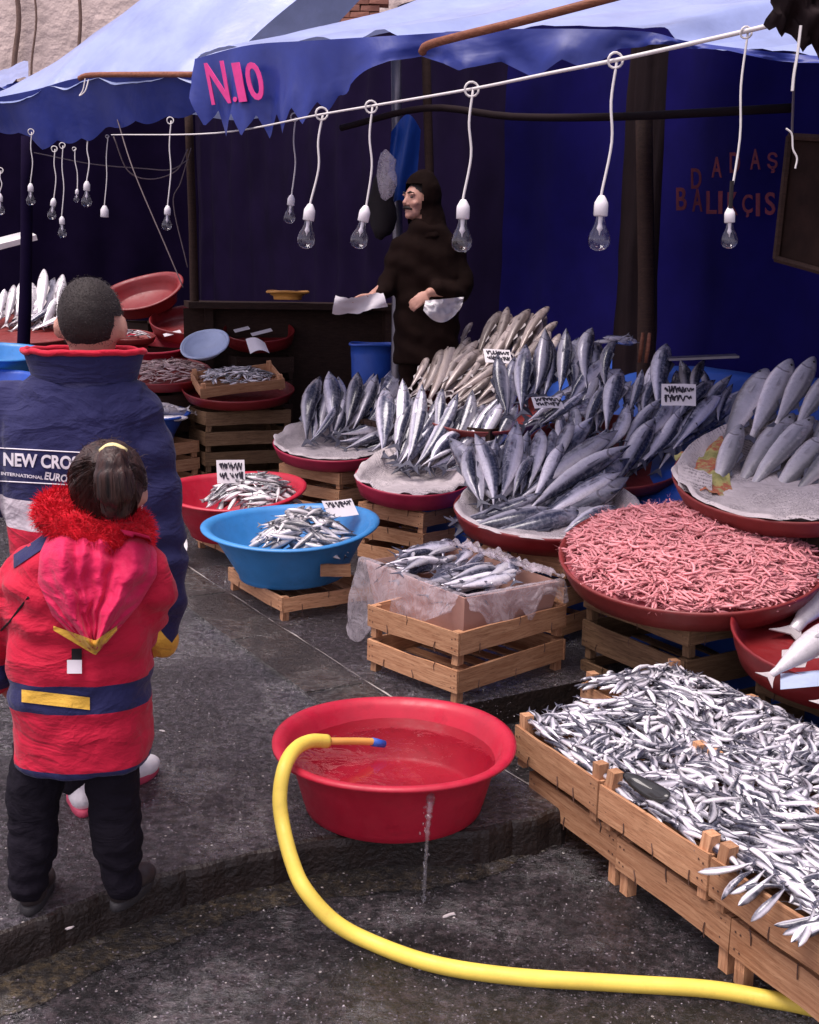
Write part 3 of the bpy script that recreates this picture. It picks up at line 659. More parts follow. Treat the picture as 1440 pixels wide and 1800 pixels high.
def crate(label, c, z0, rotz, L_, W_, hs=.09, leg=.05, nb=1, mk='wood', post_up=.0, slats=5, group='wooden fish crates', base=None, nails=True):
    """open fish crate: four corner posts, side boards, bottom slats"""
    global _nail_me
    root = empty('wooden_crate', (c[0], c[1], z0), rotz, label, 'crate', group); t_ = .011; pw = .034
    ph = leg+hs+post_up
    for sx in (-1, 1):
        for sy in (-1, 1):
            put_board('corner_post', root, ph, pw, pw, mk, (sx*(L_/2-t_-pw/2), sy*(W_/2-t_-pw/2), ph/2), (0, -math.pi/2, 0))
    bh = hs/nb - (.012 if nb > 1 else 0)
    for i in range(nb):
        z = leg + hs*(i+.5)/nb
        for sy in (-1, 1): put_board('side_board', root, L_+random.uniform(-.006, .006), bh, t_, mk, (0, sy*(W_/2-t_/2), z), (random.uniform(-.01, .01), random.uniform(-.008, .008), 0))
        for sx in (-1, 1): put_board('end_board', root, W_-2*t_-.004, bh, t_, mk, (sx*(L_/2-t_/2), 0, z), (0, random.uniform(-.008, .008), math.pi/2))
    for i in range(slats):
        y = -W_/2+t_+.03+(W_-2*t_-.06)*i/(slats-1)
        put_board('slat', root, L_-2*t_-.004, .055, .008, mk, (0, y, leg+.006), (math.pi/2, 0, 0))
    if nails and c[1] < 7.5:
        for k_ in range(3):
            xx = (k_-1)*L_*.31+random.uniform(-.03, .03); zz = leg+hs*random.choice((.12, .9))
            MB().tube([(xx, -W_/2-.001, zz-.022), (xx+random.uniform(-.006, .006), -W_/2-.003, zz), (xx+random.uniform(-.01, .01), -W_/2-.001, zz+.020)], .0022, 4).build('wire_staple', M['iron_rust'], root)
            yy = (k_-1)*W_*.31+random.uniform(-.03, .03)
            MB().tube([(L_/2+.001, yy, zz-.02), (L_/2+.003, yy+random.uniform(-.006, .006), zz), (L_/2+.001, yy, zz+.02)], .0022, 4).build('wire_staple', M['iron_rust'], root)
    if nails:
        if _nail_me is None: _nail_me = _nail.mesh('nail'); _nail_me.materials.append(M['iron_rust'])
        for sx in (-1, 1):
            for dz in (.25, .75):
                for dx in (.016, .034):
                    o = bpy.data.objects.new('nail', _nail_me); col.objects.link(o); o.parent = root; o.location = (sx*(L_/2-dx), -W_/2-.0005, leg+hs*dz+random.uniform(-.006, .006)); o.rotation_euler = (math.pi/2, 0, 0)
    return root
# ------------------------------------------------------------------ trays and tubs
def tray(name, label, mat_, c, Rr, h=.10, deg=10, group=None, toward=None, seg=56):
    m_ = MB(); w_ = lambda r, z, a: (r*(1+.006*math.sin(3*a+c[0]*7)), z+.004*math.sin(2*a+c[1]))
    m_.lathe([(0, 0), (Rr*.88, 0), (Rr*.93, .008), (Rr*.975, h*.55), (Rr, h-.012), (Rr*1.012, h), (Rr*1.004, h+.009), (Rr*.985, h+.004), (Rr*.965, h-.01), (Rr*.945, h*.5), (Rr*.91, .02), (Rr*.86, .012), (0, .012)], seg, wob=w_)
    o = m_.build(name, M[mat_], None, True); o.matrix_world = tilt_mat(Vector(c), deg, toward); return tag(o, label, 'tray', group)
def tub(name, label, mat_, c, Rr, h, rb, deg=0, toward=None, oval=1.0, lip=.03, rotz=0.0, cat='tub'):
    m_ = MB(); w_ = lambda r, z, a: (r*(1+(oval-1)*math.cos(a-rotz)**2), z+(.012*math.sin(2*a+1) if oval != 1 else .004*math.sin(3*a))*max(0, z/h))
    m_.lathe([(0, .012), (rb*.92, .012), (rb*.97, 0), (rb, .004), (rb*1.01, .022), (rb*1.025, .03), (Rr*.95-(Rr-rb)*.30, h*.62), (Rr*.955, h*.90), (Rr*.975, h*.93), (Rr*.985, h-.012), (Rr+lip*.6, h-.014), (Rr+lip, h-.008), (Rr+lip, h), (Rr+lip*.5, h+.006), (Rr, h+.002), (Rr*.965, h-.008), (Rr*.95, h*.93), (Rr*.935, h*.88), (Rr*.93-(Rr-rb)*.30, h*.62), (rb*1.0, .035), (rb*.93, .024), (0, .024)], 64, wob=w_)
    o = m_.build(name, M[mat_], None, True); o.matrix_world = tilt_mat(Vector(c), deg, toward); return tag(o, label, cat)
def liner(label, c, Rr, deg, mat_='newsprint', back=.16, seg=72, toward=None, seed=0, hmin=.02):
    """sheets of newspaper pressed into a tray, its edge crumpled over the rim"""
    m_ = MB(); prof = [0, .3, .55, .78, .92, .99, 1.02]
    for i, f in enumerate(prof):
        for k in range(seg):
            a = 2*math.pi*k/seg; e = fbm((math.cos(a)*2, math.sin(a)*2, seed+f), 1.6)
            r = Rr*f*(1+(.05*e if i > 3 else 0)); z = .034+.012*fbm((r*math.cos(a)*9, r*math.sin(a)*9, seed), 1)*(1 if f else 0)
            if i == 4: z += .05
            if i >= 5: z += .080+.022*abs(e)-(.012 if i == 6 else .0)+back*max(0, math.sin(a))**2*.6
            m_.v.append((r*math.cos(a), r*math.sin(a), z))
    for i in range(len(prof)-1):
        for k in range(seg):
            a = i*seg+k; b = i*seg+(k+1) % seg; m_.f.append((a, b, b+seg, a+seg)); m_.m.append(0)
    o = m_.build('newspaper_lining', M[mat_], None, True)
    d = toward if toward is not None else to_cam(Vector(c)); ang = math.atan2(d.x, -d.y)     # local +Y away from the camera
    o.matrix_world = tilt_mat(Vector(c), deg, toward) @ Matrix.Rotation(ang, 4, 'Z'); return tag(o, label, 'newspaper')
def tripod_mound(name, c, Rr, hgt, mat_, parent=None, seed=1):
    m_ = MB(); m_.lathe([(Rr*f, hgt*math.cos(f*math.pi/2)) for f in (0, .25, .5, .7, .85, 1)], 28)
    m_.v = [(x, y, z+.02*fbm((x, y, seed), 6)) for x, y, z in m_.v]; o = m_.build(name, M[mat_], parent, True); o.location = c; return o
# ------------------------------------------------------------------ fish
def fish_mesh(name, mats, prof, bend=0.0, bendz=0.0, tail=.16, seg=12, dorsal=True, pect=True, eye=True, tailw=1.0, open_=.0):
    """head at +X, back at +Z; prof = (t, half height, half width)"""
    V, F, MI, UV = [], [], [], []
    x0, x1 = -.5+tail*.62, .5; ph = .0
    def warp(x, y, z): return (x, y+bend*((2*x)**2-.3), z+bendz*((2*x)**2-.3))
    T_ = [p[0] for p in prof]; n_ = len(prof)
    for t_, hh, hw in prof:
        x = x0+(x1-x0)*t_
        for k in range(seg):
            a = 2*math.pi*k/seg; yy = hw*math.sin(a); zz = -hh*math.cos(a)
            V.append(warp(x, yy, zz)); UV.append((t_, (1-math.cos(a))/2))
    for i in range(n_-1):
        for k in range(seg):
            a = i*seg+k; b = i*seg+(k+1) % seg; F.append((a, a+seg, b+seg, b)); MI.append(0)
    F.append(tuple(range(seg))); MI.append(0); F.append(tuple((n_-1)*seg+k for k in range(seg))[::-1]); MI.append(0)
    def fin(poly, th, mi=1, uv=(0, .9)):
        b = len(V); q = len(poly)
        for s_ in (-1, 1):
            for (x, y, z) in poly: V.append(warp(x, y+s_*th, z)); UV.append(uv)
        F.append(tuple(b+i for i in range(q))); F.append(tuple(b+q+i for i in range(q))[::-1]); MI.extend([mi, mi])
        for i in range(q): F.append((b+i, b+q+i, b+q+(i+1) % q, b+(i+1) % q)); MI.append(mi)
    h0 = prof[0][1]; tw = tail*.62*tailw
    fin([(x0+.02, 0, h0*.9), (x0+.02, 0, -h0*.9), (x0-tail*.30, 0, -tw*.62), (-.5, 0, -tw), (x0-tail*.28, 0, -.0), (-.5, 0, tw), (x0-tail*.30, 0, tw*.62)], .003)
    def ht(t_): return float(np.interp(t_, T_, [p[1] for p in prof]))
    def wd(t_): return float(np.interp(t_, T_, [p[2] for p in prof]))
    X = lambda t_: x0+(x1-x0)*t_
    if dorsal:
        fin([(X(.66), 0, ht(.66)*.93), (X(.60), 0, ht(.6)+.035), (X(.50), 0, ht(.5)+.012), (X(.46), 0, ht(.46)*.93)], .002)
        fin([(X(.40), 0, ht(.40)*.93), (X(.33), 0, ht(.33)+.035), (X(.25), 0, ht(.25)+.004), (X(.27), 0, ht(.27)*.9)], .002)
        fin([(X(.36), 0, -ht(.36)*.93), (X(.30), 0, -ht(.3)-.035), (X(.24), 0, -ht(.24)-.004), (X(.26), 0, -ht(.26)*.9)], .002)
    if pect:
        for s_ in (-1, 1):
            w = wd(.74)
            b = len(V)
            for (x, y, z) in ((X(.74), w*.9, .0), (X(.72), w*1.02, -.018), (X(.60), w*1.18, -.02), (X(.62), w*1.12, .006)): V.append(warp(x, y*s_, z)); UV.append((.6, .52))
            F.append((b, b+1, b+2, b+3)); MI.append(0)
    if eye:
        for s_ in (-1, 1):
            w = wd(.90); b = len(V); cx, cz = X(.905), ht(.9)*.28; rr = .013
            V.append(warp(cx, s_*(w*.93+.005), cz)); UV.append((.9, .5))
            for k in range(8): V.append(warp(cx+rr*math.cos(k*math.pi/4), s_*w*.93, cz+rr*math.sin(k*math.pi/4))); UV.append((.9, .5))
            for k in range(8): F.append((b, b+1+k, b+1+(k+1) % 8) if s_ < 0 else (b, b+1+(k+1) % 8, b+1+k)); MI.append(2)
    me_ = bpy.data.meshes.new(name); me_.from_pydata(V, [], F); me_.polygons.foreach_set('material_index', MI)
    me_.polygons.foreach_set('use_smooth', [m == 0 for m in MI])
    ul = me_.uv_layers.new(name='UVMap'); li = np.zeros(len(me_.loops), dtype=int); me_.loops.foreach_get('vertex_index', li)
    ul.data.foreach_set('uv', np.array(UV)[li].ravel()); me_.update()
    for k in mats: me_.materials.append(M[k])
    return me_
PB = [(0, .012, .010), (.10, .024, .018), (.28, .062, .042), (.46, .092, .062), (.62, .102, .070), (.74, .092, .064), (.84, .070, .050), (.91, .044, .034), (.965, .019, .016), (1, .003, .003)]
PW = [(0, .014, .010), (.15, .034, .024), (.35, .058, .042), (.55, .075, .056), (.72, .080, .062), (.84, .068, .056), (.93, .046, .042), (.98, .024, .024), (1, .008, .008)]
PS = [(0, .028, .014), (.10, .034, .02), (.28, .070, .042), (.46, .102, .06), (.62, .115, .068), (.76, .108, .066), (.86, .086, .056), (.94, .054, .04), (.98, .03, .024), (1, .008, .008)]
PA = [(0, .014, .01), (.3, .052, .04), (.6, .075, .054), (.8, .066, .05), (.93, .036, .03), (1, .006, .006)]
FB = [fish_mesh('bonito_%d' % i, ['fish_bonito', 'fin', 'eye'], [(t_, hh*k_, hw*k_*(1.1-.2*(i % 2))) for t_, hh, hw in PB], b, bz) for i, (b, bz, k_) in enumerate(((.0, .02, 1.0), (.06, 0, .9), (-.08, .03, 1.05), (.03, -.07, .95), (-.04, .10, 1.0), (.09, .05, .88), (-.02, -.03, 1.12)))]
FW = [fish_mesh('hake_%d' % i, ['fish_brown', 'fin_pale', 'eye'], PW, b, bz, .12) for i, (b, bz) in enumerate(((.0, .02), (.04, 0), (-.05, .03)))]
FS = [fish_mesh('bass_%d' % i, ['fish_bass', 'fin', 'eye'], PS, b, bz, .15) for i, (b, bz) in enumerate(((.0, .01), (.03, 0), (-.03, .02)))]
FWH = [fish_mesh('white_%d' % i, ['fish_white', 'fin_pale', 'eye'], PS, b, 0, .15) for i, b in enumerate((.02, -.03))]
FA = [fish_mesh('anchovy_%d' % i, ['fish_anchovy', 'fin', 'eye'], PA, b, bz, .14, 7, False, False, False) for i, (b, bz) in enumerate(((0, .02), (.06, 0), (-.07, 0), (.03, .06), (-.10, .02), (.10, -.03)))]
FM = [fish_mesh('small_%d' % i, ['fish_small', 'fin', 'eye'], PB, b, 0, .14, 8, False, False, True) for i, b in enumerate((0, .05, -.06))]
FR = [fish_mesh('brownish_%d' % i, ['fish_brownbits', 'fin_pale', 'eye'], PA, b, 0, .14, 6, False, False, False) for i, b in enumerate((0, .06, -.07))]
def put_fish(me_, tail, head, n_, name, label, cat='fish', group=None, roll=0.0, k=1.0, fat=1.0):
    X = (head-tail); L_ = X.length*k; X.normalize(); Y = (n_-X*n_.dot(X)).normalized()
    Y = Matrix.Rotation(roll, 3, X) @ Y; Z = X.cross(Y)
    o = bpy.data.objects.new(name, me_); col.objects.link(o)
    m_ = Matrix((X, Y, Z)).transposed().to_4x4(); o.matrix_world = Matrix.Translation((head+tail)/2) @ m_ @ Matrix.Diagonal((L_, L_*fat, L_*fat, 1))
    return tag(o, label, cat, group)
def pile(picks, p0, slope, meshes, name, label, group, lift=.03, rollj=.6, fatten=1.0, under=True, maxlen=.7, depthj=.02):
    d = -to_cam(p0); n_ = (Matrix.Rotation(-R(slope), 3, UP.cross(d)) @ UP)
    if n_.dot(EYE-p0) < 0: n_ = -n_
    n_ = (UP*math.cos(R(slope)) - d*math.sin(R(slope))).normalized()
    outl = []
    for i, (x0_, y0_, x1_, y1_) in enumerate(picks):
        off = n_*random.uniform(-depthj, depthj)
        t_, h_ = PL(x0_, y0_, p0+n_*lift, n_)+off, PL(x1_, y1_, p0+n_*lift, n_)+off+n_*.015
        L_ = (h_-t_).length
        flip = random.choice((0, 0, math.pi))
        put_fish(random.choice(meshes), t_, h_, n_, name, label, 'fish', group, flip+random.uniform(-rollj, rollj), fatten*random.uniform(1.0, 1.12) if L_ < .5 else 1.1, random.uniform(.88, 1.02) if L_ < .5 else .80); outl.append(round(L_, 2))
        if under:                                    # a second layer below, filling the gaps between neighbours
            for lay_ in range(2):
                j_ = picks[(i+1+lay_) % len(picks)]; w_ = random.uniform(.3, .7)
                if abs(j_[0]-x0_)+abs(j_[1]-y0_) > 110: j_ = (x0_+random.uniform(-40, 40), y0_+random.uniform(-12, 16), x1_+random.uniform(-40, 40), y1_+random.uniform(-5, 16)); w_ = 1.0
                q = [a_*(1-w_)+b_*w_ for a_, b_ in zip((x0_, y0_, x1_, y1_), j_)]; sw = random.uniform(-12, 12)
                dp = lift-.028-.03*lay_
                t2_, h2_ = PL(q[0]-sw, q[1]+4, p0+n_*dp, n_), PL(q[2]+sw, q[3]+6, p0+n_*dp, n_)
                if .15 < (h2_-t2_).length < .62: put_fish(random.choice(meshes), t2_, h2_, n_, name, label, 'fish', group, random.choice((0, math.pi))+random.uniform(-rollj, rollj), fatten, 1.0)
    return n_
# ---- red and blue tubs on low crates at the kerb
crate('low wooden crate under the blue tub', (-.565, 5.735), 0, R(-59), .69, .52, .07, .05, 1, slats=7)
crate('low wooden crate under the bright red tub', (-.93, 6.72), 0, R(-57), .66, .50, .07, .05, 1, slats=7)
put_board('wood_block', None, .15, .06, .02, 'wood', G(588, 998, .18), (0, 0, R(5))); tag(col.objects[-1], 'short reddish board lying beside the blue tub', 'board')
o = [x for x in col.objects if x.name == 'wood_block'][0]; tag(o, 'short reddish board standing on the crate beside the blue tub', 'board'); o.location = D(590, 1002, 5.42)
tubB = tub('plastic_tub', 'big blue plastic tub holding a heap of small fish', 'blue_plastic', (-.60, 5.72, .135), .385, .27, .25, 5, Vector((-.3, -1, 0)).normalized(), 1.10, .03, .2)
tubR = tub('plastic_tub', 'bright red plastic tub of small fish with a white price card', 'red_plastic2', (-1.05, 6.72, .135), .395, .27, .26, 6, Vector((-.2, -1, 0)).normalized(), 1.03)
def heap(center, rx, ry, h, n_, meshes, L_, name, label, group, seed=0, norm=UP, axis=None, clump=.5, zj=.012, lj=.15):
    rnd = random.Random(seed); nrm = norm.normalized(); ex = axis or Vector((1, 0, 0)); ex = (ex-nrm*ex.dot(nrm)).normalized(); ey = nrm.cross(ex); res = []
    for i in range(n_):
        rr = math.sqrt(rnd.random()); a = rnd.uniform(0, 2*math.pi); u, v = rr*math.cos(a), rr*math.sin(a)
        p = Vector(center)+ex*u*rx+ey*v*ry+nrm*(h*(1-rr*rr)+rnd.uniform(-zj, zj))
        th = (fbm((u*1.3+seed, v*1.3, 0), 1)*3.2)*clump + rnd.gauss(0, 1.0)*(1-clump)+.3
        sl = nrm*(-.9*h/rx*(u*math.cos(th)+v*math.sin(th))*1.2+rnd.gauss(0, .12))
        dirv = (ex*math.cos(th)+ey*math.sin(th)+sl).normalized()*(L_*rnd.uniform(1-lj, 1+lj))/2
        if rnd.random() < .5: dirv = -dirv
        o = put_fish(rnd.choice(meshes), p-dirv, p+dirv, nrm, name, label, 'fish', group, rnd.choice((0, math.pi))+rnd.gauss(0, .5)); res.append(o)
    return res
def heap_core(center, rx, ry, h, mat_, label, cat, norm=UP):
    m_ = MB(); m_.lathe([(f, math.cos(f*math.pi/2)**.8 if f < 1 else -.15) for f in (0, .3, .55, .75, .9, 1)], 30)
    m_.v = [(x*rx, y*ry, z*h+.012*fbm((x*4, y*4, 0), 1)) for x, y, z in m_.v]; o = m_.build('heap_core', M[mat_], None, True)
    o.matrix_world = Matrix.Translation(center) @ UP.rotation_difference(norm.normalized()).to_matrix().to_4x4()
    o['kind'] = 'stuff'; o['label'] = label; o['category'] = cat; return o
blue_c = Vector((-.56, 5.70, .27)); red_c = Vector((-.98, 6.70, .285))
heap(blue_c+Vector((.03, -.03, .065)), .225, .215, .13, 110, FM, .185, 'small_fish', 'small silver fish heaped in the big blue tub', 'small fish in the blue tub', 11, Vector((-.05, -.12, 1)))
heap(blue_c+Vector((.03, .0, .02)), .14, .13, .10, 50, FM, .18, 'small_fish', 'small silver fish heaped in the big blue tub', 'small fish in the blue tub', 12, Vector((-.05, -.12, 1)))
heap(red_c+Vector((.03, .0, .065)), .245, .235, .13, 110, FM, .185, 'small_fish', 'small silver fish heaped in the bright red tub', 'small fish in the red tub', 13, Vector((-.05, -.12, 1)))
heap(red_c+Vector((.03, .01, .02)), .15, .14, .10, 50, FM, .18, 'small_fish', 'small silver fish heaped in the bright red tub', 'small fish in the red tub', 14, Vector((-.05, -.12, 1)))
# ---- price cards
def card(px, py, Y, w, h, label, lean=25, turn=0.0, seed=0, lines=2):
    p = D(px, py, Y); rnd = random.Random(seed); dc = to_cam(p); ez = (Matrix.Rotation(turn, 3, UP) @ dc); ex = UP.cross(ez).normalized()
    ez = (ez*math.cos(R(lean))+UP*math.sin(R(lean))).normalized(); ey = ez.cross(ex)
    def at(u, v, o=0.0): return p+ex*(u*w)+ey*(v*h)+ez*(o+.004*math.sin(u*4+seed))
    root = MB().grid(lambda u, v: at(u-.5, v-.5), 8, 6).build('price_card', M['paper'], None, True); tag(root, label, 'price card')
    for ln in range(lines):
        v0 = .22-.40*ln; u = -.40; pts = []
        m_ = MB()
        while u < .38:
            seglen = rnd.uniform(.06, .16); hh = rnd.uniform(.10, .18); st = []
            for k in range(8): st.append(at(u+seglen*k/7, v0+hh*math.sin(k*rnd.uniform(.9, 1.6)+rnd.random()), .0025))
            m_.tube(st, .0035, 4); u += seglen*rnd.uniform(.85, 1.3)
        m_.build('handwriting', M['ink'], root)
    return root
card(406, 829, 6.62, .165, .14, 'upright white price card stuck in the bright red tub', 20, .1, 3, 2)
card(598, 893, 5.86, .17, .12, 'white price card lying on the fish in the blue tub', 55, .4, 5, 1)
# ---- box of fish under clear film, on two stacked crates
zc = .165
crate('lower wooden crate of the pair under the cardboard box', (.255, 4.66), 0, R(-47), .54, .66, .092, .045, 1, slats=7)
crate('upper wooden crate holding the cardboard box of fish', (.255, 4.66), zc-.012, R(-47), .54, .66, .092, .045, 1, slats=7)
zt, zb_ = .40, .21
cA, cB, cC = G(643, 985, zt), G(817, 1052, zt), G(984, 1022, zt); cD = cA+cC-cB
cen = (cA+cC)/2
top = [cA, cB, cC, cD]; bot = [cen+(p-cen)*.90+Vector((0, 0, zb_-zt)) for p in top]
cen_b = sum(bot, Vector())/4
box = empty('cardboard_box', (0, 0, 0), 0, 'open cardboard box of silver fish wrapped in clear film', 'box')
for i in range(4):
    j = (i+1) % 4; a, b, c, d = bot[i], bot[j], top[j], top[i]; nn = (b-a).cross(d-a).normalized()
    if nn.dot(cen-a) > 0: nn = -nn
    ii = lambda p: p-nn*.006
    MB().add([a, b, c, d, ii(a), ii(b), ii(c), ii(d)], [(0, 1, 2, 3), (7, 6, 5, 4), (3, 2, 6, 7), (0, 4, 5, 1), (0, 3, 7, 4), (1, 5, 6, 2)]).build('wall_panel', M['cardboard'], box)
MB().add(bot+[p+Vector((0, 0, .006)) for p in bot], [(0, 3, 2, 1), (4, 5, 6, 7)]).build('bottom_panel', M['cardboard'], box)
bn = Vector((-.04, -.10, 1)).normalized()
e1 = (cC-cB).normalized(); e2 = (cA-cB).normalized()
rb = random.Random(5)
for lay in range(3):
    for i in range(20 if lay == 2 else 12):
        u, v = rb.uniform(.22, .78), rb.uniform(.10, .90); p = cB+(cC-cB)*u+(cA-cB)*v+Vector((0, 0, -.060+.036*lay+rb.uniform(-.008, .012)+.02*(1-abs(2*u-1))))
        th = rb.gauss(.25, .32); dv = (e1*math.cos(th)-e2*math.sin(th)*-1+Vector((0, 0, rb.gauss(0, .05)))).normalized()*rb.uniform(.15, .18)
        lim = .5
        put_fish(rb.choice(FB[:3]), p-dv, p+dv, bn, 'boxed_fish', 'blue backed silver fish lying in the film wrapped cardboard box', 'fish', 'fish in the cardboard box', rb.choice((0, math.pi))+rb.gauss(0, .45), 1.0)
def film(u0, v0, u1, v1, seed, label, drape):
    def fn(u, v): return drape(u, v)
    o = MB().grid(fn, 40, 34).build('clear_film', M['film'], None, True); return tag(o, label, 'plastic film')
outA = ((cA+cB)/2-cen); outA.z = 0; outA.normalize(); outB = ((cB+cC)/2-cen); outB.z = 0; outB.normalize()
def filmA(u, v):                                     # hangs over the street side, longest at its far corner
    e = cA.lerp(cB, -.05+1.02*u)+Vector((0, 0, .012)); ln = .30*(1-.45*u)+.10*math.exp(-((u-.12)/.12)**2)-.10*u**3
    if v < .25: return e-outA*(.06*(1-v/.25))+Vector((0, 0, -.02*(1-v/.25)+.006*fbm((u*9, v*9, 1), 1)))
    w = (v-.25)/.75
    return e+outA*(.012+.03*math.sin(w*1.6)+.016*w*math.sin(u*15+1)+.014*fbm((u*5, w*2, 2), 1.2)*(.3+w))+Vector((0, 0, -ln*w))+(cA-cB).normalized()*(.05*w*(1-u))
film(0, 0, 0, 0, 1, 'clear plastic film hanging over the kerb side of the cardboard box', filmA)
def filmB(u, v):
    e = cB.lerp(cC, .0+1.03*u)+Vector((0, 0, .012)); ln = .05+.17*math.exp(-((u-.33)/.16)**2)+.09*math.exp(-((u-.62)/.06)**2)+.05*math.exp(-((u-.97)/.08)**2)
    if v < .3: return e-outB*(.07*(1-v/.3))+Vector((0, 0, -.025*(1-v/.3)+.008*fbm((u*9, v*9, 3), 1)))
    w = (v-.3)/.7
    return e+outB*(.012+.02*math.sin(w*1.7)+.012*w*math.sin(u*21)+.010*fbm((u*6, w*2, 5), 1.2))+Vector((0, 0, -ln*w+.006*fbm((u*9, w*5, 3), 1)))
film(0, 0, 0, 0, 1, 'clear plastic film hanging over the shrimp side of the cardboard box', filmB)
def filmC(u, v):
    e = cD.lerp(cC, .15+.85*u); return e+Vector((0, 0, .012+.045*abs(fbm((u*5, v*3, 6), 1.3))+.04*v))-outA*0+(cB-cC).normalized()*(.16*v-.03)+Vector((0, 0, .02*fbm((u*9, v*9, 8), 1)))
film(0, 0, 0, 0, 1, 'crumpled clear plastic film bunched at the back of the cardboard box', filmC)
# ---- trays of the bonito stall
def tray_at(px, py, Y, Rr, deg, name, label, mat_, h=.10):
    p = D(px, py, Y); tray(name, label, mat_, p, Rr, h, deg); return p
def stack(p, label, n_, rotz, L_=.56, W_=.44, mk='wood_old', zt_=None, z0=0.0, hs=None):
    h = (zt_-z0)/n_
    for i in range(n_): crate(label % (['bottom', 'second', 'third', 'fourth', 'fifth', 'sixth'][i]), (p.x, p.y), z0+i*h, rotz+random.uniform(-.05, .05), L_, W_, h*.66, h*.30, 1, mk, 0, 5, 'crates stacked under the trays')
c1 = D(588, 800, 8.0); tray('fish_tray', 'crimson round tray of bonito nearest the blue barrel', 'tray_crimson', c1, .43, .09, 9)
liner('crumpled newspaper lining the crimson tray nearest the blue barrel', c1, .42, 9, seed=1, back=.10)
stack(c1, '%s crate of the stack under the tray nearest the blue barrel', 3, R(-40), .62, .5, 'wood', c1.z-.06)
c2 = D(728, 866, 6.55); tray('fish_tray', 'dark red round tray with a bare newspaper front, between two bonito trays', 'tray_crimson', c2, .345, .10, 9)
liner('crumpled newspaper lining the tray between two bonito trays', c2, .335, 9, seed=5, back=.16)
stack(c2, '%s crate of the stack under the tray with bare newspaper', 3, R(-42), .5, .42, 'wood', c2.z-.055)
c3 = D(962, 925, 5.42); tray('fish_tray', 'red round tray of large bonito behind the cardboard box', 'tray_red', c3, .45, .10, 9)
liner('newspaper lining under the large bonito behind the cardboard box', c3, .44, 9, seed=9, back=.12)
stack(c3, '%s crate of the stack under the large bonito tray', 3, R(-45), .6, .5, 'wood', c3.z-.065)
T1 = [(537, 763, 554, 673), (586, 752, 582, 665), (550, 776, 588, 728), (610, 752, 629, 668), (620, 758, 664, 662), (662, 737, 703, 655), (680, 737, 726, 682), (612, 786, 690, 758), (602, 768, 690, 738), (640, 750, 690, 690), (655, 790, 705, 770)]
c1n = c1+Vector((.08, .12, .06))
pile(T1, c1n, 46, FB, 'bonito', 'bonito on the crimson tray nearest the blue barrel', 'bonito on the trays', .09, .5, 1.27)
T2 = [(694, 812, 721, 700), (720, 808, 741, 704), (706, 812, 757, 737), (737, 816, 796, 720), (752, 819, 802, 764), (795, 786, 833, 703), (820, 786, 868, 716), (838, 794, 876, 722), (864, 800, 905, 728), (786, 814, 838, 762), (770, 770, 775, 700), (740, 820, 790, 795), (815, 818, 870, 780), (700, 780, 712, 690), (845, 815, 885, 790)]
pile(T2, c2+Vector((.16, .20, .08)), 44, FB, 'bonito', 'bonito heaped behind the bare newspaper', 'bonito on the trays', .09, .6, 1.28)
T3 = [(850, 889, 809, 786), (872, 885, 848, 786), (884, 876, 908, 770), (902, 872, 930, 812), (930, 853, 952, 762), (970, 832, 1003, 746), (838, 880, 822, 800), (915, 905, 1090, 792), (895, 888, 1082, 758), (930, 925, 1085, 835), (805, 915, 935, 878), (815, 928, 960, 902), (845, 940, 1005, 905), (905, 940, 1060, 870), (1000, 905, 1062, 842), (940, 880, 985, 800), (985, 940, 1070, 895)]
n3 = pile(T3, c3+Vector((.02, .10, .10)), 38, FB, 'bonito', 'large bonito on the tray behind the cardboard box', 'bonito on the trays', .07, .6, 1.24)
# ---- stepped bench under blue tarpaulin behind
def bench(u, v):
    s = -.55+4.1*u; b = 1.35+1.55*v
    z = .30+.85*v**.9 if v < .97 else .98
    return SF(s, b, z+.02*fbm((u*9, v*5, 1), 1.2)+.05*math.floor(v*3)/3)
bn_ = empty('display_bench', (0, 0, 0), 0, 'sloping display bench draped in blue tarpaulin behind the trays', 'bench')
MB().grid(bench, 40, 30).build('tarpaulin_cover', M['tarp_bench'], bn_, True)
MB().grid(lambda u, v: SF(-.55+4.1*u, 1.35+.02*math.sin(u*40), .30-.42*v), 40, 3).build('tarpaulin_skirt', M['tarp_bench'], bn_, True)
MB().grid(lambda u, v: SF(3.55, 1.35+1.55*u, (.30+.85*u)*(1-v)), 20, 3).build('side_skirt', M['tarp_bench'], bn_, True)
for s in (-.3, 1.2, 3.2):
    MB().box(SF(s, 2.85, .5), (.06, .06, 1.0), Euler((0, 0, STALL_ROT))).build('leg', M['wood_dark'], bn_)
BH = [(756, 712, 799, 578), (772, 690, 822, 598), (760, 667, 838, 606), (839, 622, 874, 553), (865, 622, 893, 545), (884, 622, 927, 549), (910, 622, 957, 549), (929, 618, 976, 566), (808, 610, 828, 572), (779, 684, 842, 616), (792, 694, 876, 640), (805, 708, 895, 655), (835, 708, 932, 622), (865, 690, 958, 600), (722, 682, 754, 628), (740, 700, 778, 622), (820, 725, 900, 690), (880, 700, 960, 640), (850, 650, 900, 580), (790, 720, 860, 672), (900, 660, 968, 590)]
cb = D(850, 660, 7.35)
tray('fish_tray', 'round tray under the brownish fish heap', 'tray_brown', D(845, 735, 7.2), .42, .08, 16)
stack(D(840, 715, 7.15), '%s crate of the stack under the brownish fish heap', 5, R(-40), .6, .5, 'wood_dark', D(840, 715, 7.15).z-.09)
pile(BH, cb, 36, FW, 'brownish_fish', 'long brownish fish in the heap beside the vendor', 'brownish fish in the heap', .02, .5, 1.05)
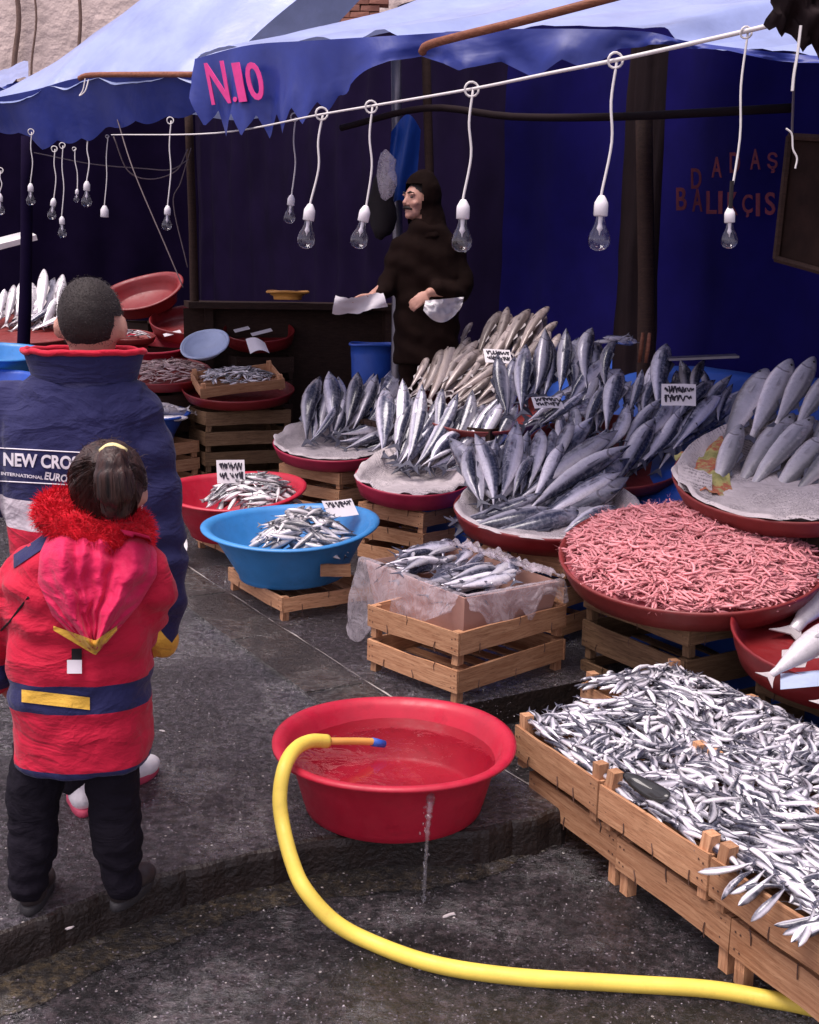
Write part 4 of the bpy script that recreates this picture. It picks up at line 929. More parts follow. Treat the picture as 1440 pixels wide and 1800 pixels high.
MS = [(891, 729, 877, 643), (917, 722, 922, 628), (944, 692, 961, 602), (985, 690, 995, 600), (1028, 680, 1033, 590), (1061, 680, 1072, 605), (997, 706, 1058, 636), (1027, 755, 1058, 690), (1065, 755, 1086, 664), (1106, 730, 1127, 668), (1128, 730, 1150, 668), (1155, 715, 1166, 620), (1219, 700, 1230, 642), (1189, 740, 1243, 680), (1095, 785, 1149, 714), (1012, 800, 1009, 718), (1084, 850, 1141, 755), (1138, 806, 1194, 733), (1185, 782, 1262, 690), (1040, 730, 1100, 680), (955, 745, 1020, 700), (1120, 780, 1180, 715), (1060, 800, 1105, 730), (930, 740, 985, 700), (1150, 760, 1215, 700), (1220, 735, 1272, 676)]
cm = D(1050, 715, 6.15)
pile(MS, cm, 40, FB, 'bonito', 'bonito standing on the upper tray before the blue tarpaulin', 'bonito on the trays', .05, .55, 1.25)
tray('fish_tray', 'upper round tray of bonito before the blue tarpaulin', 'tray_brown', D(1068, 815, 6.02), .44, .08, 18)
card(875, 626, 7.1, .17, .12, 'white price card on the brownish fish heap', 50, .2, 9, 2)
card(963, 708, 6.0, .16, .10, 'white price card on the upper tray of bonito, left of the other', 60, .25, 8, 2)
card(1193, 694, 5.75, .17, .12, 'white price card propped against the blue tarpaulin', 30, .1, 7, 2)
# ---- sea bass tray
cbs = D(1370, 800, 5.15); cbt = D(1375, 868, 4.95)
tray('fish_tray', 'brown round tray of sea bass above the shrimp', 'tray_brown', cbt, .47, .09, 16)
liner('newspaper lining the sea bass tray', cbt, .46, 16, seed=21, back=.12)
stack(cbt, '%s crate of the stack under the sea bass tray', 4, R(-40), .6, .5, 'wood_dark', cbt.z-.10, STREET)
BS = [(1272, 785, 1340, 660), (1252, 880, 1298, 764), (1322, 768, 1382, 653), (1364, 752, 1424, 648), (1292, 858, 1382, 738), (1314, 862, 1416, 745), (1352, 875, 1446, 772), (1396, 760, 1462, 664), (1395, 872, 1480, 790), (1420, 800, 1500, 690), (1440, 860, 1520, 770), (1460, 760, 1540, 670)]
pile(BS, cbs, 42, FS, 'sea_bass', 'grey sea bass laid head up on newspaper', 'sea bass on the tray', .03, .35, 1.16, False)
nl = MB(); na, nb2 = D(1205, 790, 5.0), D(1262, 850, 4.85)
tag(MB().grid(lambda u, v: D(1185+85*u+20*v, 800+20*u+55*v-95*u*v*.0-90*(1-v)*u*.6, 5.3-.4*v)+Vector((0, 0, .015*fbm((u*6, v*6, 2), 1))), 14, 14).build('yellow_newspaper', M['newsprint_yellow'], None, True), 'yellow printed newspaper sheet beside the sea bass', 'newspaper')
tag(MB().grid(lambda u, v: D(1192+60*u, 815+18*u+45*v, 4.98-.1*v)+Vector((0, 0, .01*fbm((u*6, v*6, 4), 1))), 12, 12).build('folded_newspaper', M['newsprint'], None, True), 'folded grey newspaper sticking out left of the sea bass', 'newspaper')
# scales pan and tools on the bench top
tag(MB().box((0, 0, 0), (.36, .20, .012)).build('scale_pan', M['metal_grey'], None, False, D(1235, 628, 6.15), (0, R(-4), STALL_ROT+R(50))), 'flat grey steel pan at the top of the blue bench', 'pan')
kn = empty('cleaver_block', D(1130, 612, 6.4), 0, 'two brown wooden handles standing at the top of the bench', 'tool')
for dx in (-.015, .022): MB().tube([(dx, 0, -.08), (dx+.006, 0, .0), (dx+.012, 0, .085)], [.011, .013, .010], 8).build('handle', M['rod'], kn, True)
heap(D(1095, 602, 6.45), .10, .06, .02, 7, FB[:3], .2, 'bonito_tail_piece', 'dark small fish lying at the top of the blue bench', 'fish at the bench top', 61)
# ---- shrimp
cs = G(1211, 990, .50); SH_R = .535
ang_s = 11.5
tray('shrimp_tray', 'wide brown tray heaped with pink shrimps', 'tray_brown', cs-Vector((0, 0, .06)), SH_R, .10, ang_s)
for i in range(3): crate('%s crate of the stack under the shrimp tray' % ['bottom', 'middle', 'top'][i], (cs.x-.0, cs.y-.02), STREET+i*.175, R(-58)+random.uniform(-.03, .03), .62, .60, .115, .05, 1, 'wood_old' if i < 2 else 'wood_old', 0, 5, 'crates stacked under the trays')
def shrimp_verts(bend, seed):
    rnd = random.Random(seed); path = []; rad = []
    n_ = 9
    for i in range(n_):
        t_ = i/(n_-1); a = bend*(t_-.5); rr = .5/bend if abs(bend) > .05 else 0
        x = (math.sin(a)*1.0/bend) if abs(bend) > .05 else t_-.5; y = (1-math.cos(a))/bend if abs(bend) > .05 else 0
        path.append(Vector((x, y, 0))); rad.append((.085*(math.sin(min(1, (t_+.06)*1.2)*math.pi*.8)**.7)*(1.0+.10*(i % 2)) if t_ < .9 else .03, .075 if .05 < t_ < .9 else .02))
    m_ = MB(); m_.tube(path, [(max(.012, a), max(.012, b)) for a, b in rad], 6)
    e = path[-1]; t_ = (path[-1]-path[-2]).normalized(); s_ = Vector((-t_.y, t_.x, 0))
    m_.add([e, e+t_*.14+s_*.07, e+t_*.16, e+t_*.14-s_*.07], [(0, 1, 2), (0, 2, 3)])       # tail fan
    h = path[0]; t_ = (path[0]-path[1]).normalized()
    for q in (-1, 1):
        s_ = Vector((-t_.y, t_.x, 0))*q; z = Vector((0, 0, .02))
        m_.add([h+s_*.01, h+t_*.22+s_*.10+z, h+t_*.45+s_*(.22+.1*rnd.random())+z, h+t_*.22+s_*.115+z], [(0, 1, 2, 3)])   # feelers
    for i in (2, 3, 4):
        p = path[i]; s_ = Vector((0, 1 if bend > 0 else -1, 0)); m_.add([p+s_*.05, p+s_*.16+Vector((-.03, 0, -.03)), p+s_*.05+Vector((.03, 0, 0))], [(0, 1, 2)])
    return m_
SHV = [shrimp_verts(b, i) for i, b in enumerate((.9, 1.5, -1.2, 2.1, -1.8, .4))]
SHM = []
for m_ in SHV:
    me_ = m_.mesh('shrimp', True); me_.materials.append(M['shrimp']); SHM.append(me_)
sn = (tilt_mat(cs, ang_s).to_3x3() @ UP).normalized(); sex = Vector((1, 0, 0)); sex = (sex-sn*sex.dot(sn)).normalized(); sey = sn.cross(sex)
def shrimp_place(rnd, top):
    rr = math.sqrt(rnd.random())*.985; a = rnd.uniform(0, 2*math.pi); u, v = rr*math.cos(a), rr*math.sin(a)
    h = .085*(1-rr**3)+.02*fbm((u*3, v*3, 0), 1)
    p = cs+sex*(u*SH_R*.95)+sey*(v*SH_R*.95)+sn*(.045+h+(rnd.uniform(.004, .014) if top else rnd.uniform(-.022, .004)))
    th = rnd.uniform(0, 2*math.pi) if rnd.random() < .6 else fbm((u*2+7, v*2, 1), 1)*4
    X = (sex*math.cos(th)+sey*math.sin(th)+sn*rnd.gauss(0, .14)).normalized(); Y = (sn.cross(X)).normalized(); Z = X.cross(Y)
    Mx = Matrix((X, Y, Z)).transposed() @ Matrix.Rotation(rnd.gauss(0, .5), 3, 'X'); L_ = rnd.uniform(.056, .088)
    return Matrix.Translation(p) @ Mx.to_4x4() @ Matrix.Diagonal((L_, L_*.85, L_*.85, 1))
rs = random.Random(21); V_, F_ = [], []
for i in range(3000):
    mtx = shrimp_place(rs, False); src = rs.choice(SHV); b = len(V_)
    V_ += [tuple(mtx @ Vector(v)) for v in src.v]; F_ += [tuple(q+b for q in f) for f in src.f]
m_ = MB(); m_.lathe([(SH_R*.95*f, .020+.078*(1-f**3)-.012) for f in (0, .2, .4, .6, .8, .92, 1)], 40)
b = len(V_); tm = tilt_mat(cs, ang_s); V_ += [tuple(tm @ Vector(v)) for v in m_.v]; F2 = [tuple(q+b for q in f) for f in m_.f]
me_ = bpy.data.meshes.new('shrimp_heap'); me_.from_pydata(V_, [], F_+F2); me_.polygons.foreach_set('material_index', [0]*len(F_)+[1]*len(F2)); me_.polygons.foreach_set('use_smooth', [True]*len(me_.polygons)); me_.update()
tag(link('shrimp_heap', me_, [M['shrimp'], M['shrimp_dark']]), 'mass of pink shrimps heaped in the wide brown tray', 'shrimps', None, 'stuff')
for i in range(300):
    o = bpy.data.objects.new('shrimp', rs.choice(SHM)); col.objects.link(o); o.matrix_world = shrimp_place(rs, True)
    tag(o, 'pink shrimp lying on top of the heaped tray', 'shrimp', 'shrimps on the wide tray')
# ---- anchovy crates
ROT_A = R(-64); ax_ = Vector((math.cos(ROT_A), math.sin(ROT_A), 0)); ay_ = Vector((-math.sin(ROT_A), math.cos(ROT_A), 0))
A0 = G(905, 1275, .19); CL, CW = .475, .43
def AF(i, j, z=0.0): return Vector((A0.x, A0.y, 0))+ax_*i+ay_*j+Vector((0, 0, z))
anch = []
names_f = ['the end crate beside the red basin', 'the middle crate with the black scoop', 'the crate overflowing onto the street']
for r_ in range(2):
    for q in range(3):
        i0 = q*(CL+.012) - (.26 if r_ else 0); j0 = r_*(CW+.012)
        c = AF(i0+CL/2, j0+CW/2); lab = ('anchovy crate at the street side, ' if r_ == 0 else 'anchovy crate at the shrimp side, ')+['beside the red basin', 'in the middle of its row', 'at the near end of its row'][q]
        cr = crate(lab, (c.x, c.y), .055, ROT_A, CL, CW, .105, .03, 1, 'wood', .045 if (r_ == 0 or q == 0) else .0, 5, 'crates of anchovies')
        anch.append((c, i0, j0))
        d = c+ax_*.07+ay_*.02
        crate(('supporting crate under the street side anchovies, ' if r_ == 0 else 'supporting crate under the shrimp side anchovies, ')+['beside the red basin', 'in the middle of its row', 'at the near end of its row'][q], (d.x, d.y), STREET, ROT_A+R(1), CL, CW, .098, .075, 1, 'wood', 0, 5, 'crates under the anchovies')
TOPZ = .19
def anch_h(i, j):
    e = min(1, max(0, (j+.03)/.16))*min(1, max(0, (.91-j)/.12))*min(1, max(0, (i+.27+.03)/.14))
    cellx = ((i+.0) % (CL+.012))/CL; 
    return TOPZ-.015+.055*e+.030*fbm((i*3, j*3, 0), 1.0)
def anch_place(rnd, top):
    for _ in range(60):
        i, j = rnd.uniform(-.23, 1.42), rnd.uniform(.025, .86)
        if j < .44 and (i < .035): continue
        if j >= .44 and i > 1.18 and rnd.random() < .5: continue
        break
    over = j < .04 and i > 1.05
    z = anch_h(i, j)+(rnd.uniform(.004, .016) if top else rnd.uniform(-.02, .006))
    gx = (anch_h(i+.03, j)-anch_h(i-.03, j))/.06; gy = (anch_h(i, j+.03)-anch_h(i, j-.03))/.06
    N = (UP-ax_*gx-ay_*gy).normalized()
    th = fbm((i*2.2, j*2.2, 3), 1.0)*2.6+rnd.gauss(0, .55)-.5
    X = ax_*math.cos(th)+ay_*math.sin(th); X = (X-N*X.dot(N)+N*rnd.gauss(0, .055)).normalized()
    if not over and (j < .075 or j > .80): X = (ax_*rnd.choice((-1, 1))+ay_*rnd.gauss(0, .18)+UP*rnd.gauss(0, .05)).normalized()
    if over: j = rnd.uniform(-.035, .0); z = TOPZ+.012
    if over: X = (-ay_*.8+ax_*rnd.gauss(0, .5)-UP*.42).normalized()
    Y = (Matrix.Rotation(rnd.choice((0, math.pi))+rnd.gauss(0, .5), 3, X) @ N); Y = (Y-X*Y.dot(X)).normalized(); Z = X.cross(Y)
    L_ = rnd.uniform(.108, .142); p = AF(i, j, z)
    return Matrix.Translation(p) @ Matrix((X, Y, Z)).transposed().to_4x4() @ Matrix.Diagonal((L_, L_*1.22, L_*1.22, 1))
def merge(meshes, mats_, rnd, place, n_):
    Vs, Fs, Ms, Us = [], [], [], []; cache = []
    for me_ in meshes:
        co_ = np.array([v.co for v in me_.vertices]); fs = [tuple(p.vertices) for p in me_.polygons]; ms = [p.material_index for p in me_.polygons]
        uvl = me_.uv_layers[0].data; uv_ = np.array([u.uv for u in uvl]); cache.append((co_, fs, ms, uv_))
    b = 0
    for i in range(n_):
        co_, fs, ms, uv_ = rnd.choice(cache); A = np.array(place(rnd, False))
        Vs.append(co_ @ A[:3, :3].T + A[:3, 3]); Fs += [tuple(q+b for q in f) for f in fs]; Ms += ms; Us.append(uv_); b += len(co_)
    me_ = bpy.data.meshes.new('merged'); me_.from_pydata(np.concatenate(Vs).tolist(), [], Fs); me_.polygons.foreach_set('material_index', Ms); me_.polygons.foreach_set('use_smooth', [True]*len(Fs))
    ul = me_.uv_layers.new(name='UVMap'); ul.data.foreach_set('uv', np.concatenate(Us).ravel()); me_.update(); return me_
ra = random.Random(33)
tag(link('anchovy_heap', merge(FA, None, ra, anch_place, 1900), [M['fish_anchovy'], M['fin'], M['eye']]), 'mass of silver anchovies filling the street side crates', 'anchovies', None, 'stuff')
for i in range(300):
    o = bpy.data.objects.new('anchovy', ra.choice(FA)); col.objects.link(o); o.matrix_world = anch_place(ra, True); tag(o, 'silver anchovy with dark back lying on top in the crates', 'anchovy', 'anchovies in the crates')
sc_ = MB(); sc_.lathe([(0, .012), (.6, .010), (.9, .004), (1.0, -.004), (.9, -.008), (0, -.002)], 24); sc_.v = [(x*.080*(1-.25*x), y*.028, z+.02*x*x) for x, y, z in sc_.v]
so_ = sc_.build('black_scoop', M['black'], None, True); so_.matrix_world = Matrix.Translation(G(1148, 1391, .235)) @ Matrix.Rotation(R(-52), 4, 'Z') @ Matrix.Rotation(R(40), 4, 'X') @ Matrix.Rotation(R(8), 4, 'Y'); tag(so_, 'black oval scoop blade resting on the anchovies', 'scoop')
so_.data.materials[0] = M['eye']
# ---- tray with the white fish
cw = G(1500, 1165, .30); cw.z = .30
tray('fish_tray', 'deep red tray with large white fish beside the anchovies', 'tray_red', cw-Vector((0, 0, .0)), .43, .13, 10)
for i in range(2): crate('%s crate under the white fish tray' % ['bottom', 'top'][i], (cw.x+.02, cw.y+.05), STREET+i*.2, ROT_A+R(8), .5, .45, .13, .05, 1, 'wood_old', 0, 5, 'crates stacked under the trays')
for (x0_, y0_, x1_, y1_) in ((1345, 1195, 1475, 1095), (1390, 1115, 1490, 985), (1440, 1240, 1560, 1140)):
    t_, h_ = G(x0_, y0_, .36), G(x1_, y1_, .50); put_fish(random.choice(FWH), t_, h_, Vector((-.1, -.5, .85)).normalized(), 'white_fish', 'large white fish in the deep red tray', 'fish', 'white fish in the red tray', .2, 1.05)
tag(MB().grid(lambda u, v: G(1372+90*u, 1212-8*u-28*v, .355+.01*math.sin(u*3)), 8, 5).build('plastic_sheet', M['pale_plastic'], None, True), 'lilac plastic sheet under the white fish', 'sheet')
# ---- basin of water, hose and the jet from its side
BC = Vector((-.035, 3.37, 0))
tub('water_basin', 'large red plastic basin of water on the wet pavement', 'red_plastic', BC, .355, .215, .28, 0, None, 1.0, .028, cat='basin')
m_ = MB(); m_.lathe([(.322, 0), (.28, 0), (.2, 0), (.1, 0), (.0, 0)], 48); m_.v = [(x, y, .0025*fbm((x*6, y*6, 0), 1)) for x, y, z in m_.v]
tag(m_.build('basin_water', M['water'], None, True, BC+Vector((0, 0, .158))), 'clear water standing in the red basin', 'water')
j0 = D(757, 1404, 3.045); jp = [j0+Vector((-.004*q_, -.012-.020*q_**.7, -.011*q_-.0175*q_*q_)) for q_ in np.linspace(0, 4.0, 12)]
jp = [j0+Vector((0, .012, .003))]+[p for p in jp if p.z > STREET+.004]; jp.append(Vector((jp[-1].x, jp[-1].y, STREET)))
jp = smooth_path(jp, 4); m_ = MB(); m_.tube(jp, [(.0125+.005*fbm((i*.5, 1, 1), 1)-.0075*min(1, i/30))*(1+.5*fbm((i*.9, 4, 2), 1)) for i in range(len(jp))], 10)
rj = random.Random(6)
for k_ in range(26):
    p = rj.choice(jp[8:])+Vector((rj.gauss(0, .010), rj.gauss(0, .008), rj.gauss(0, .01))); r_ = rj.uniform(.0012, .0032); m_.ell(p, (r_, r_, r_*1.7), 6, 5)
for k_ in range(30):
    a = rj.uniform(0, 6.3); d_ = abs(rj.gauss(0, .05)); p = jp[-1]+Vector((d_*math.cos(a), d_*math.sin(a), .002+abs(rj.gauss(0, .012))*(d_ < .05))); r_ = rj.uniform(.001, .003); m_.ell(p, (r_, r_, r_), 6, 4)
tag(m_.build('water_jet', M['jet'], None, True), 'thin stream of water spilling from a hole in the red basin', 'water')
hose = empty('garden_hose', (0, 0, 0), 0, 'thick yellow hose curving from the red basin across the wet street', 'hose')
zs = STREET+.022
hp = [G(575, 1303, .235), G(545, 1303, .255), G(518, 1318, .262), G(500, 1350, .245), G(492, 1400, .18), G(497, 1450, .115), G(512, 1510, .055), G(535, 1562, .018), G(585, 1618, -.055), G(650, 1655, zs), G(760, 1694, zs), G(900, 1716, zs), G(1080, 1728, zs), G(1240, 1738, zs), G(1340, 1754, zs), G(1450, 1778, zs), G(1640, 1850, zs)]
MB().tube(smooth_path(hp, 8), .0215, 14).build('hose_tube', M['hose'], hose, True)
MB().tube(smooth_path([G(584, 1304, .233), G(572, 1304, .235), G(600, 1303, .226), G(630, 1303, .212), G(655, 1304, .20)][2:] if False else [G(572, 1303, .236), G(600, 1303, .228), G(630, 1303, .215), G(657, 1304, .20)], 6), [.017]+[.0115]*18, 10).build('thin_hose_end', M['hose_thin'], hose, True)
MB().tube([G(654, 1304, .201), G(676, 1308, .185)], [.014, .012], 10).build('nozzle', M['blue_plastic_dark'], hose, True)
# ---- far stall
def far(px, py, Y): return D(px, py, Y)
ft = far(420, 700, 9.1); tray('fish_tray', 'red round tray under the small crate of tiny fish', 'tray_red', ft, .44, .08, 9)
stack(ft, '%s old crate of the stack under the small crate of tiny fish', 4, R(25), .7, .5, 'wood_old', ft.z-.07)
sc2 = far(418, 672, 9.0); cr2 = crate('small tilted wooden crate of tiny fish in the far stall', (0, 0), 0, 0, .66, .40, .075, .012, 1, 'wood', .03, 5, 'wooden fish crates', None, False)
cr2.matrix_world = Matrix.Translation(sc2+Vector((0, 0, -.03))) @ Matrix.Rotation(R(22), 4, 'Z') @ Matrix.Rotation(R(14), 4, 'X') @ Matrix.Rotation(R(-6), 4, 'Y')
heap(sc2+Vector((0, .03, .045)), .28, .165, .05, 170, FM, .115, 'tiny_fish', 'tiny silver fish in the small tilted crate', 'tiny fish in the tilted crate', 71, Vector((.08, -.25, 1)), Vector((.93, .37, 0)), .1, .01)
tag(MB().grid(lambda u, v: far(440+34*u-8*v, 622-26*v*(1-.3*u), 9.2+.1*v)+Vector((0, 0, .03*math.sin(u*3))), 8, 8).build('white_cloth', M['paper'], None, True), 'white paper tucked behind the tiny fish', 'paper')
bl = tub('pale_bowl', 'pale blue plastic bowl tilted on the far stall', 'pale_plastic', far(364, 617, 9.35), .185, .075, .13, 34, Vector((-.25, -1, 0)).normalized(), 1.0, .018, cat='bowl')
t2 = far(285, 668, 9.3); tray('fish_tray', 'red round tray of brown small fry beside the pale blue bowl', 'tray_red', t2, .40, .08, 12)
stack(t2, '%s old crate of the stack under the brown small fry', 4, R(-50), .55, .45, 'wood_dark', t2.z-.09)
heap(t2+Vector((0, .02, .07)), .36, .33, .05, 210, FR, .125, 'small_fry', 'brownish small fry heaped beside the pale blue bowl', 'small fry on the red tray', 72, Vector((0, -.2, 1)), None, .3)
tub('plastic_tub', 'bright red tub half hidden behind the boy collar', 'red_plastic', far(262, 640, 9.9), .36, .2, .25, 10, None, 1.1)
stack(far(262, 640, 9.9), '%s dark crate of the stack behind the brown small fry', 4, R(-50), .55, .45, 'wood_dark', far(262, 640, 9.9).z)
t5 = far(456, 592, 9.85); tray('fish_tray', 'empty red round tray with white paper slips on it', 'tray_red', t5-Vector((0, 0, .05)), .30, .11, 17)
stack(t5, '%s dark crate of the stack under the tray with paper slips', 5, R(20), .5, .42, 'wood_dark', t5.z-.15)
t6 = far(352, 574, 10.3); tray('fish_tray', 'wide empty dark red tray behind the pale blue bowl', 'tray_red', t6-Vector((0, 0, .05)), .44, .11, 15)
stack(t6, '%s dark crate of the stack under the wide empty tray', 5, R(10), .7, .45, 'wood_dark', t6.z-.17)
for (x, y, w_, l_) in ((425, 579, .13, 'small white paper slip on the empty red tray'), (460, 584, .18, 'long white paper slip across the empty red tray'), (303, 586, .15, 'thin white paper strip lying on the far stall')):
    tag(MB().box((0, 0, 0), (w_, .06, .004)).build('paper_slip', M['paper'], None, False, far(x, y, 9.76 if x > 400 else 9.9), (R(20), R(-14), R(20))), l_, 'paper')
tub('tilted_tub', 'red lined tub tipped towards the street beside the tent pole', 'tray_red', far(262, 528, 10.6)-Vector((.02, 0, .05)), .30, .16, .24, 30, Vector((-.4, -1, 0)).normalized(), 1.2)  # darker tray red on this tub paints in the stall's shade
stack(far(262, 545, 10.8), '%s dark crate of the stack behind the boy head', 5, R(-40), .6, .45, 'wood_dark', far(262, 545, 10.8).z-.1)
tub('orange_bowl', 'shallow orange brown bowl on the dark counter', 'hose_thin', far(506, 527, 9.9), .17, .07, .12, 0, None, 1.0, .015, cat='bowl')
ctr = empty('dark_counter', (0, 0, 0), 0, 'dark wooden counter behind the empty tubs', 'counter'); cp = far(520, 531, 10.2)
MB().box((cp.x, cp.y, cp.z-.03), (1.9, .8, .05), Euler((0, 0, R(14)))).build('top', M['wood_dark'], ctr)
for dx in (-.8, .8): MB().box((cp.x+dx*.95, cp.y+dx*.2, (cp.z-.05)/2), (.07, .6, cp.z-.06), Euler((0, 0, R(14)))).build('leg', M['wood_dark'], ctr)
MB().grid(lambda u, v: Vector((cp.x-.85+1.7*u-.06, cp.y-.42+.42*u, cp.z*(1-v)-.06)), 10, 3).build('front_panel', M['wood_dark'], ctr)
tb = far(296, 738, 8.8); tub('plastic_tub', 'dark blue tub of thick silver fish behind the boy shoulder', 'blue_plastic_dark', tb-Vector((.16, 0, .14)), .30, .20, .2, 4)
stack(tb-Vector((.16, 0, 0)), '%s crate of the stack under the dark blue tub', 3, R(-40), .62, .5, 'wood', tb.z-.15)
heap(tb+Vector((-.14, 0, .05)), .24, .2, .05, 16, FWH, .30, 'silver_fish', 'thick silver fish in the dark blue tub', 'silver fish in the dark blue tub', 75, Vector((0, -.15, 1)), None, .8)
TL = [(10, 575, 25, 508), (30, 560, 40, 500), (55, 560, 50, 512), (68, 565, 78, 478), (92, 555, 110, 490), (100, 565, 112, 500), (40, 575, 90, 545), (0, 555, 8, 515), (60, 580, 110, 560), (20, 580, 60, 555), (-15, 560, -8, 505), (75, 575, 100, 530)]
cl = D(50, 548, 10.6)
pile(TL, cl, 50, FWH+FB[:2], 'curved_fish', 'curved silver fish standing in the farthest tray', 'fish in the farthest tray', .02, .6, 1.1)
tray('fish_tray', 'brown round tray of curved silver fish at the far end', 'tray_brown', D(45, 588, 10.4), .55, .08, 14)
stack(D(45, 588, 10.4), '%s dark crate of the stack under the farthest tray', 5, R(-40), .65, .5, 'wood_dark', D(45, 588, 10.4).z-.12)
tub('plastic_tub', 'bright blue tub left of the boy ear', 'blue_plastic', D(20, 640, 8.9)-Vector((.1, 0, .1)), .33, .20, .24, 8)
tub('plastic_tub', 'darker blue tub standing below the bright blue tub', 'blue_plastic_dark', D(10, 690, 8.3)-Vector((.1, 0, .1)), .33, .2, .24, 8)
stack(D(20, 640, 8.9)-Vector((.1, 0, 0)), '%s crate of the stack under the bright blue tub', 4, R(-40), .55, .45, 'wood_dark', D(20, 640, 8.9).z-.115)
stack(D(10, 690, 8.3)-Vector((.1, 0, 0)), '%s crate of the stack under the darker blue tub', 3, R(-40), .55, .45, 'wood_dark', D(10, 690, 8.3).z-.115)
tray('fish_tray', 'small tray of speckled fish scraps beside the boy ear', 'tray_brown', D(232, 600, 10.0), .2, .05, 10)
stack(D(232, 600, 10.0), '%s crate of the stack under the speckled fish scraps', 5, R(-40), .5, .4, 'wood_dark', D(232, 600, 10.0).z-.04)
heap(D(232, 592, 10.0), .16, .13, .05, 40, FM, .09, 'fish_scrap', 'speckled small fish beside the boy ear', 'speckled fish scraps', 78)
tag(MB().box((0, 0, 0), (.5, .3, .05)).build('foam_lid', M['white_plastic'], None, False, D(12, 425, 11.0), (R(10), R(-16), R(30))), 'pale foam lid leaning at the far end of the market', 'lid')
MB().box((0, 0, 0), (.3, .3, .02)).v
br_ = tub('blue_barrel', 'tall blue plastic barrel below the vendor', 'blue_plastic_dark', Vector((D(655, 620, 8.75).x, 8.75, .0)), .17, D(650, 604, 8.75).z, .14, 0, None, 1.0, .012, cat='barrel')
wp = empty('vendor_platform', (0, 0, 0), 0, 'dark wooden platform the vendor stands on', 'platform')
pz = .66
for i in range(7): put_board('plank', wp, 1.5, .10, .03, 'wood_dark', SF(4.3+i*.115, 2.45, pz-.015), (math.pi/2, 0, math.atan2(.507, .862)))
for s in (4.3, 4.95):
    for bb in (1.85, 3.05): MB().box(SF(s, bb, (pz-.03)/2), (.07, .07, pz-.03), Euler((0, 0, STALL_ROT))).build('leg', M['wood_dark'], wp)
# litter on the ground
wd_ = MB(); wd_.lathe([(0, .004), (.085, .004), (.10, .018), (.103, .02), (.10, .022), (.085, .010), (0, .010)], 28)
wo_ = wd_.build('white_plate', M['white_plastic'], None, True); wo_.matrix_world = Matrix.Translation(D(300, 962, 6.35)) @ Matrix.Rotation(R(62), 4, 'X'); tag(wo_, 'white plastic plate leaning by the kerb beside the boy sleeve', 'plate')
rl = random.Random(4)
lit = ['shred of pale fish skin lying on the street near the water stream', 'tiny white scrap on the pavement near the girl shoes', 'white scrap on the pavement right of the girl trousers']
for (x, y, z, k_), l_ in zip(((792, 1608, STREET+.002, 1.0), (122, 1632, .002, .5), (285, 1285, .002, .6)), lit):
    m_ = MB(); pts = [(.022*k_*(1+.5*rl.uniform(-1, 1))*math.cos(a), .008*k_*(1+.6*rl.uniform(-1, 1))*math.sin(a)) for a in np.linspace(0, 2*math.pi, 9)[:-1]]
    m_.add([(p[0], p[1], 0) for p in pts]+[(p[0]*.8, p[1]*.7, .003) for p in pts], [tuple(range(8, 16))]+[(i_, (i_+1) % 8, 8+(i_+1) % 8, 8+i_) for i_ in range(8)])
    tag(m_.build('litter_scrap', M['fin_pale'], None, False, G(x, y, z), (0, 0, rl.uniform(-1, 1))), l_, 'litter')
# ================================================================== people
def m_cloth(key, base, rough=.75, weave=220, sheen=.2):
    """base: function(NT) -> colour socket or tuple"""
    t = NT(key); c = base(t); n1 = t.noise(7, 5, .6)
    if isinstance(c, tuple): c = t.ramp(n1, [(.25, mix_c(c, .85)), (.75, mix_c(c, 1.12))])
    else: c = t.mix(1.0, c, t.ramp(n1, [(.25, .86), (.75, 1.1)]), 'MULTIPLY')
    t.set(color=c, rough=rough, spec=.15, sheen=sheen*.5)
    mp_ = t.node('ShaderNodeMapping'); mp_.inputs['Scale'].default_value = (8, 8, 17); mp_.inputs['Rotation'].default_value = (0, .35, 0); t.lk(t.co('Object'), mp_.inputs[0])
    cr_ = t.noise(1.0, 5, .62, vec=mp_.outputs[0], dist=1.4)
    rg = t.math('SUBTRACT', 1.0, t.math('MULTIPLY', t.math('ABSOLUTE', t.math('SUBTRACT', t.noise(.55, 3, .5, vec=mp_.outputs[0], dist=1.2), .5)), 6.0)); rg = t.math('MAXIMUM', rg, 0.0)      # sharp creases
    h = t.math('ADD', t.math('ADD', t.math('MULTIPLY', t.noise(11, 5, .6, dist=1.0), .6), t.math('ADD', t.math('MULTIPLY', cr_, .6), t.math('MULTIPLY', rg, .45))), t.math('MULTIPLY', t.noise(weave, 2), .07)); t.bump(h, .55, .016); M[key] = t.mat
NAVY, RED_J, WHITE_J, YEL = (.022, .023, .085), (.50, .011, .040), (.56, .50, .54), (.72, .42, .06)
def zones(zs_):                                  # colour by height on the garment itself: list of (height above which, colour)
    def f(t):
        z = t.sep(t.co('Object'))[2]; c = zs_[0][1]
        for lim, cc in zs_[1:]: c = t.mix(t.math('GREATER_THAN', z, lim), c, cc)
        return c
    return f
class Body:
    def __init__(s, root, Y): s.root = Vector(root); s.Y = Y
    def L(s, px, py, dy=0.0): return D(px, py, s.Y+dy)-s.root
    def z(s, py, px=150): return (D(px, py, s.Y)-s.root).z
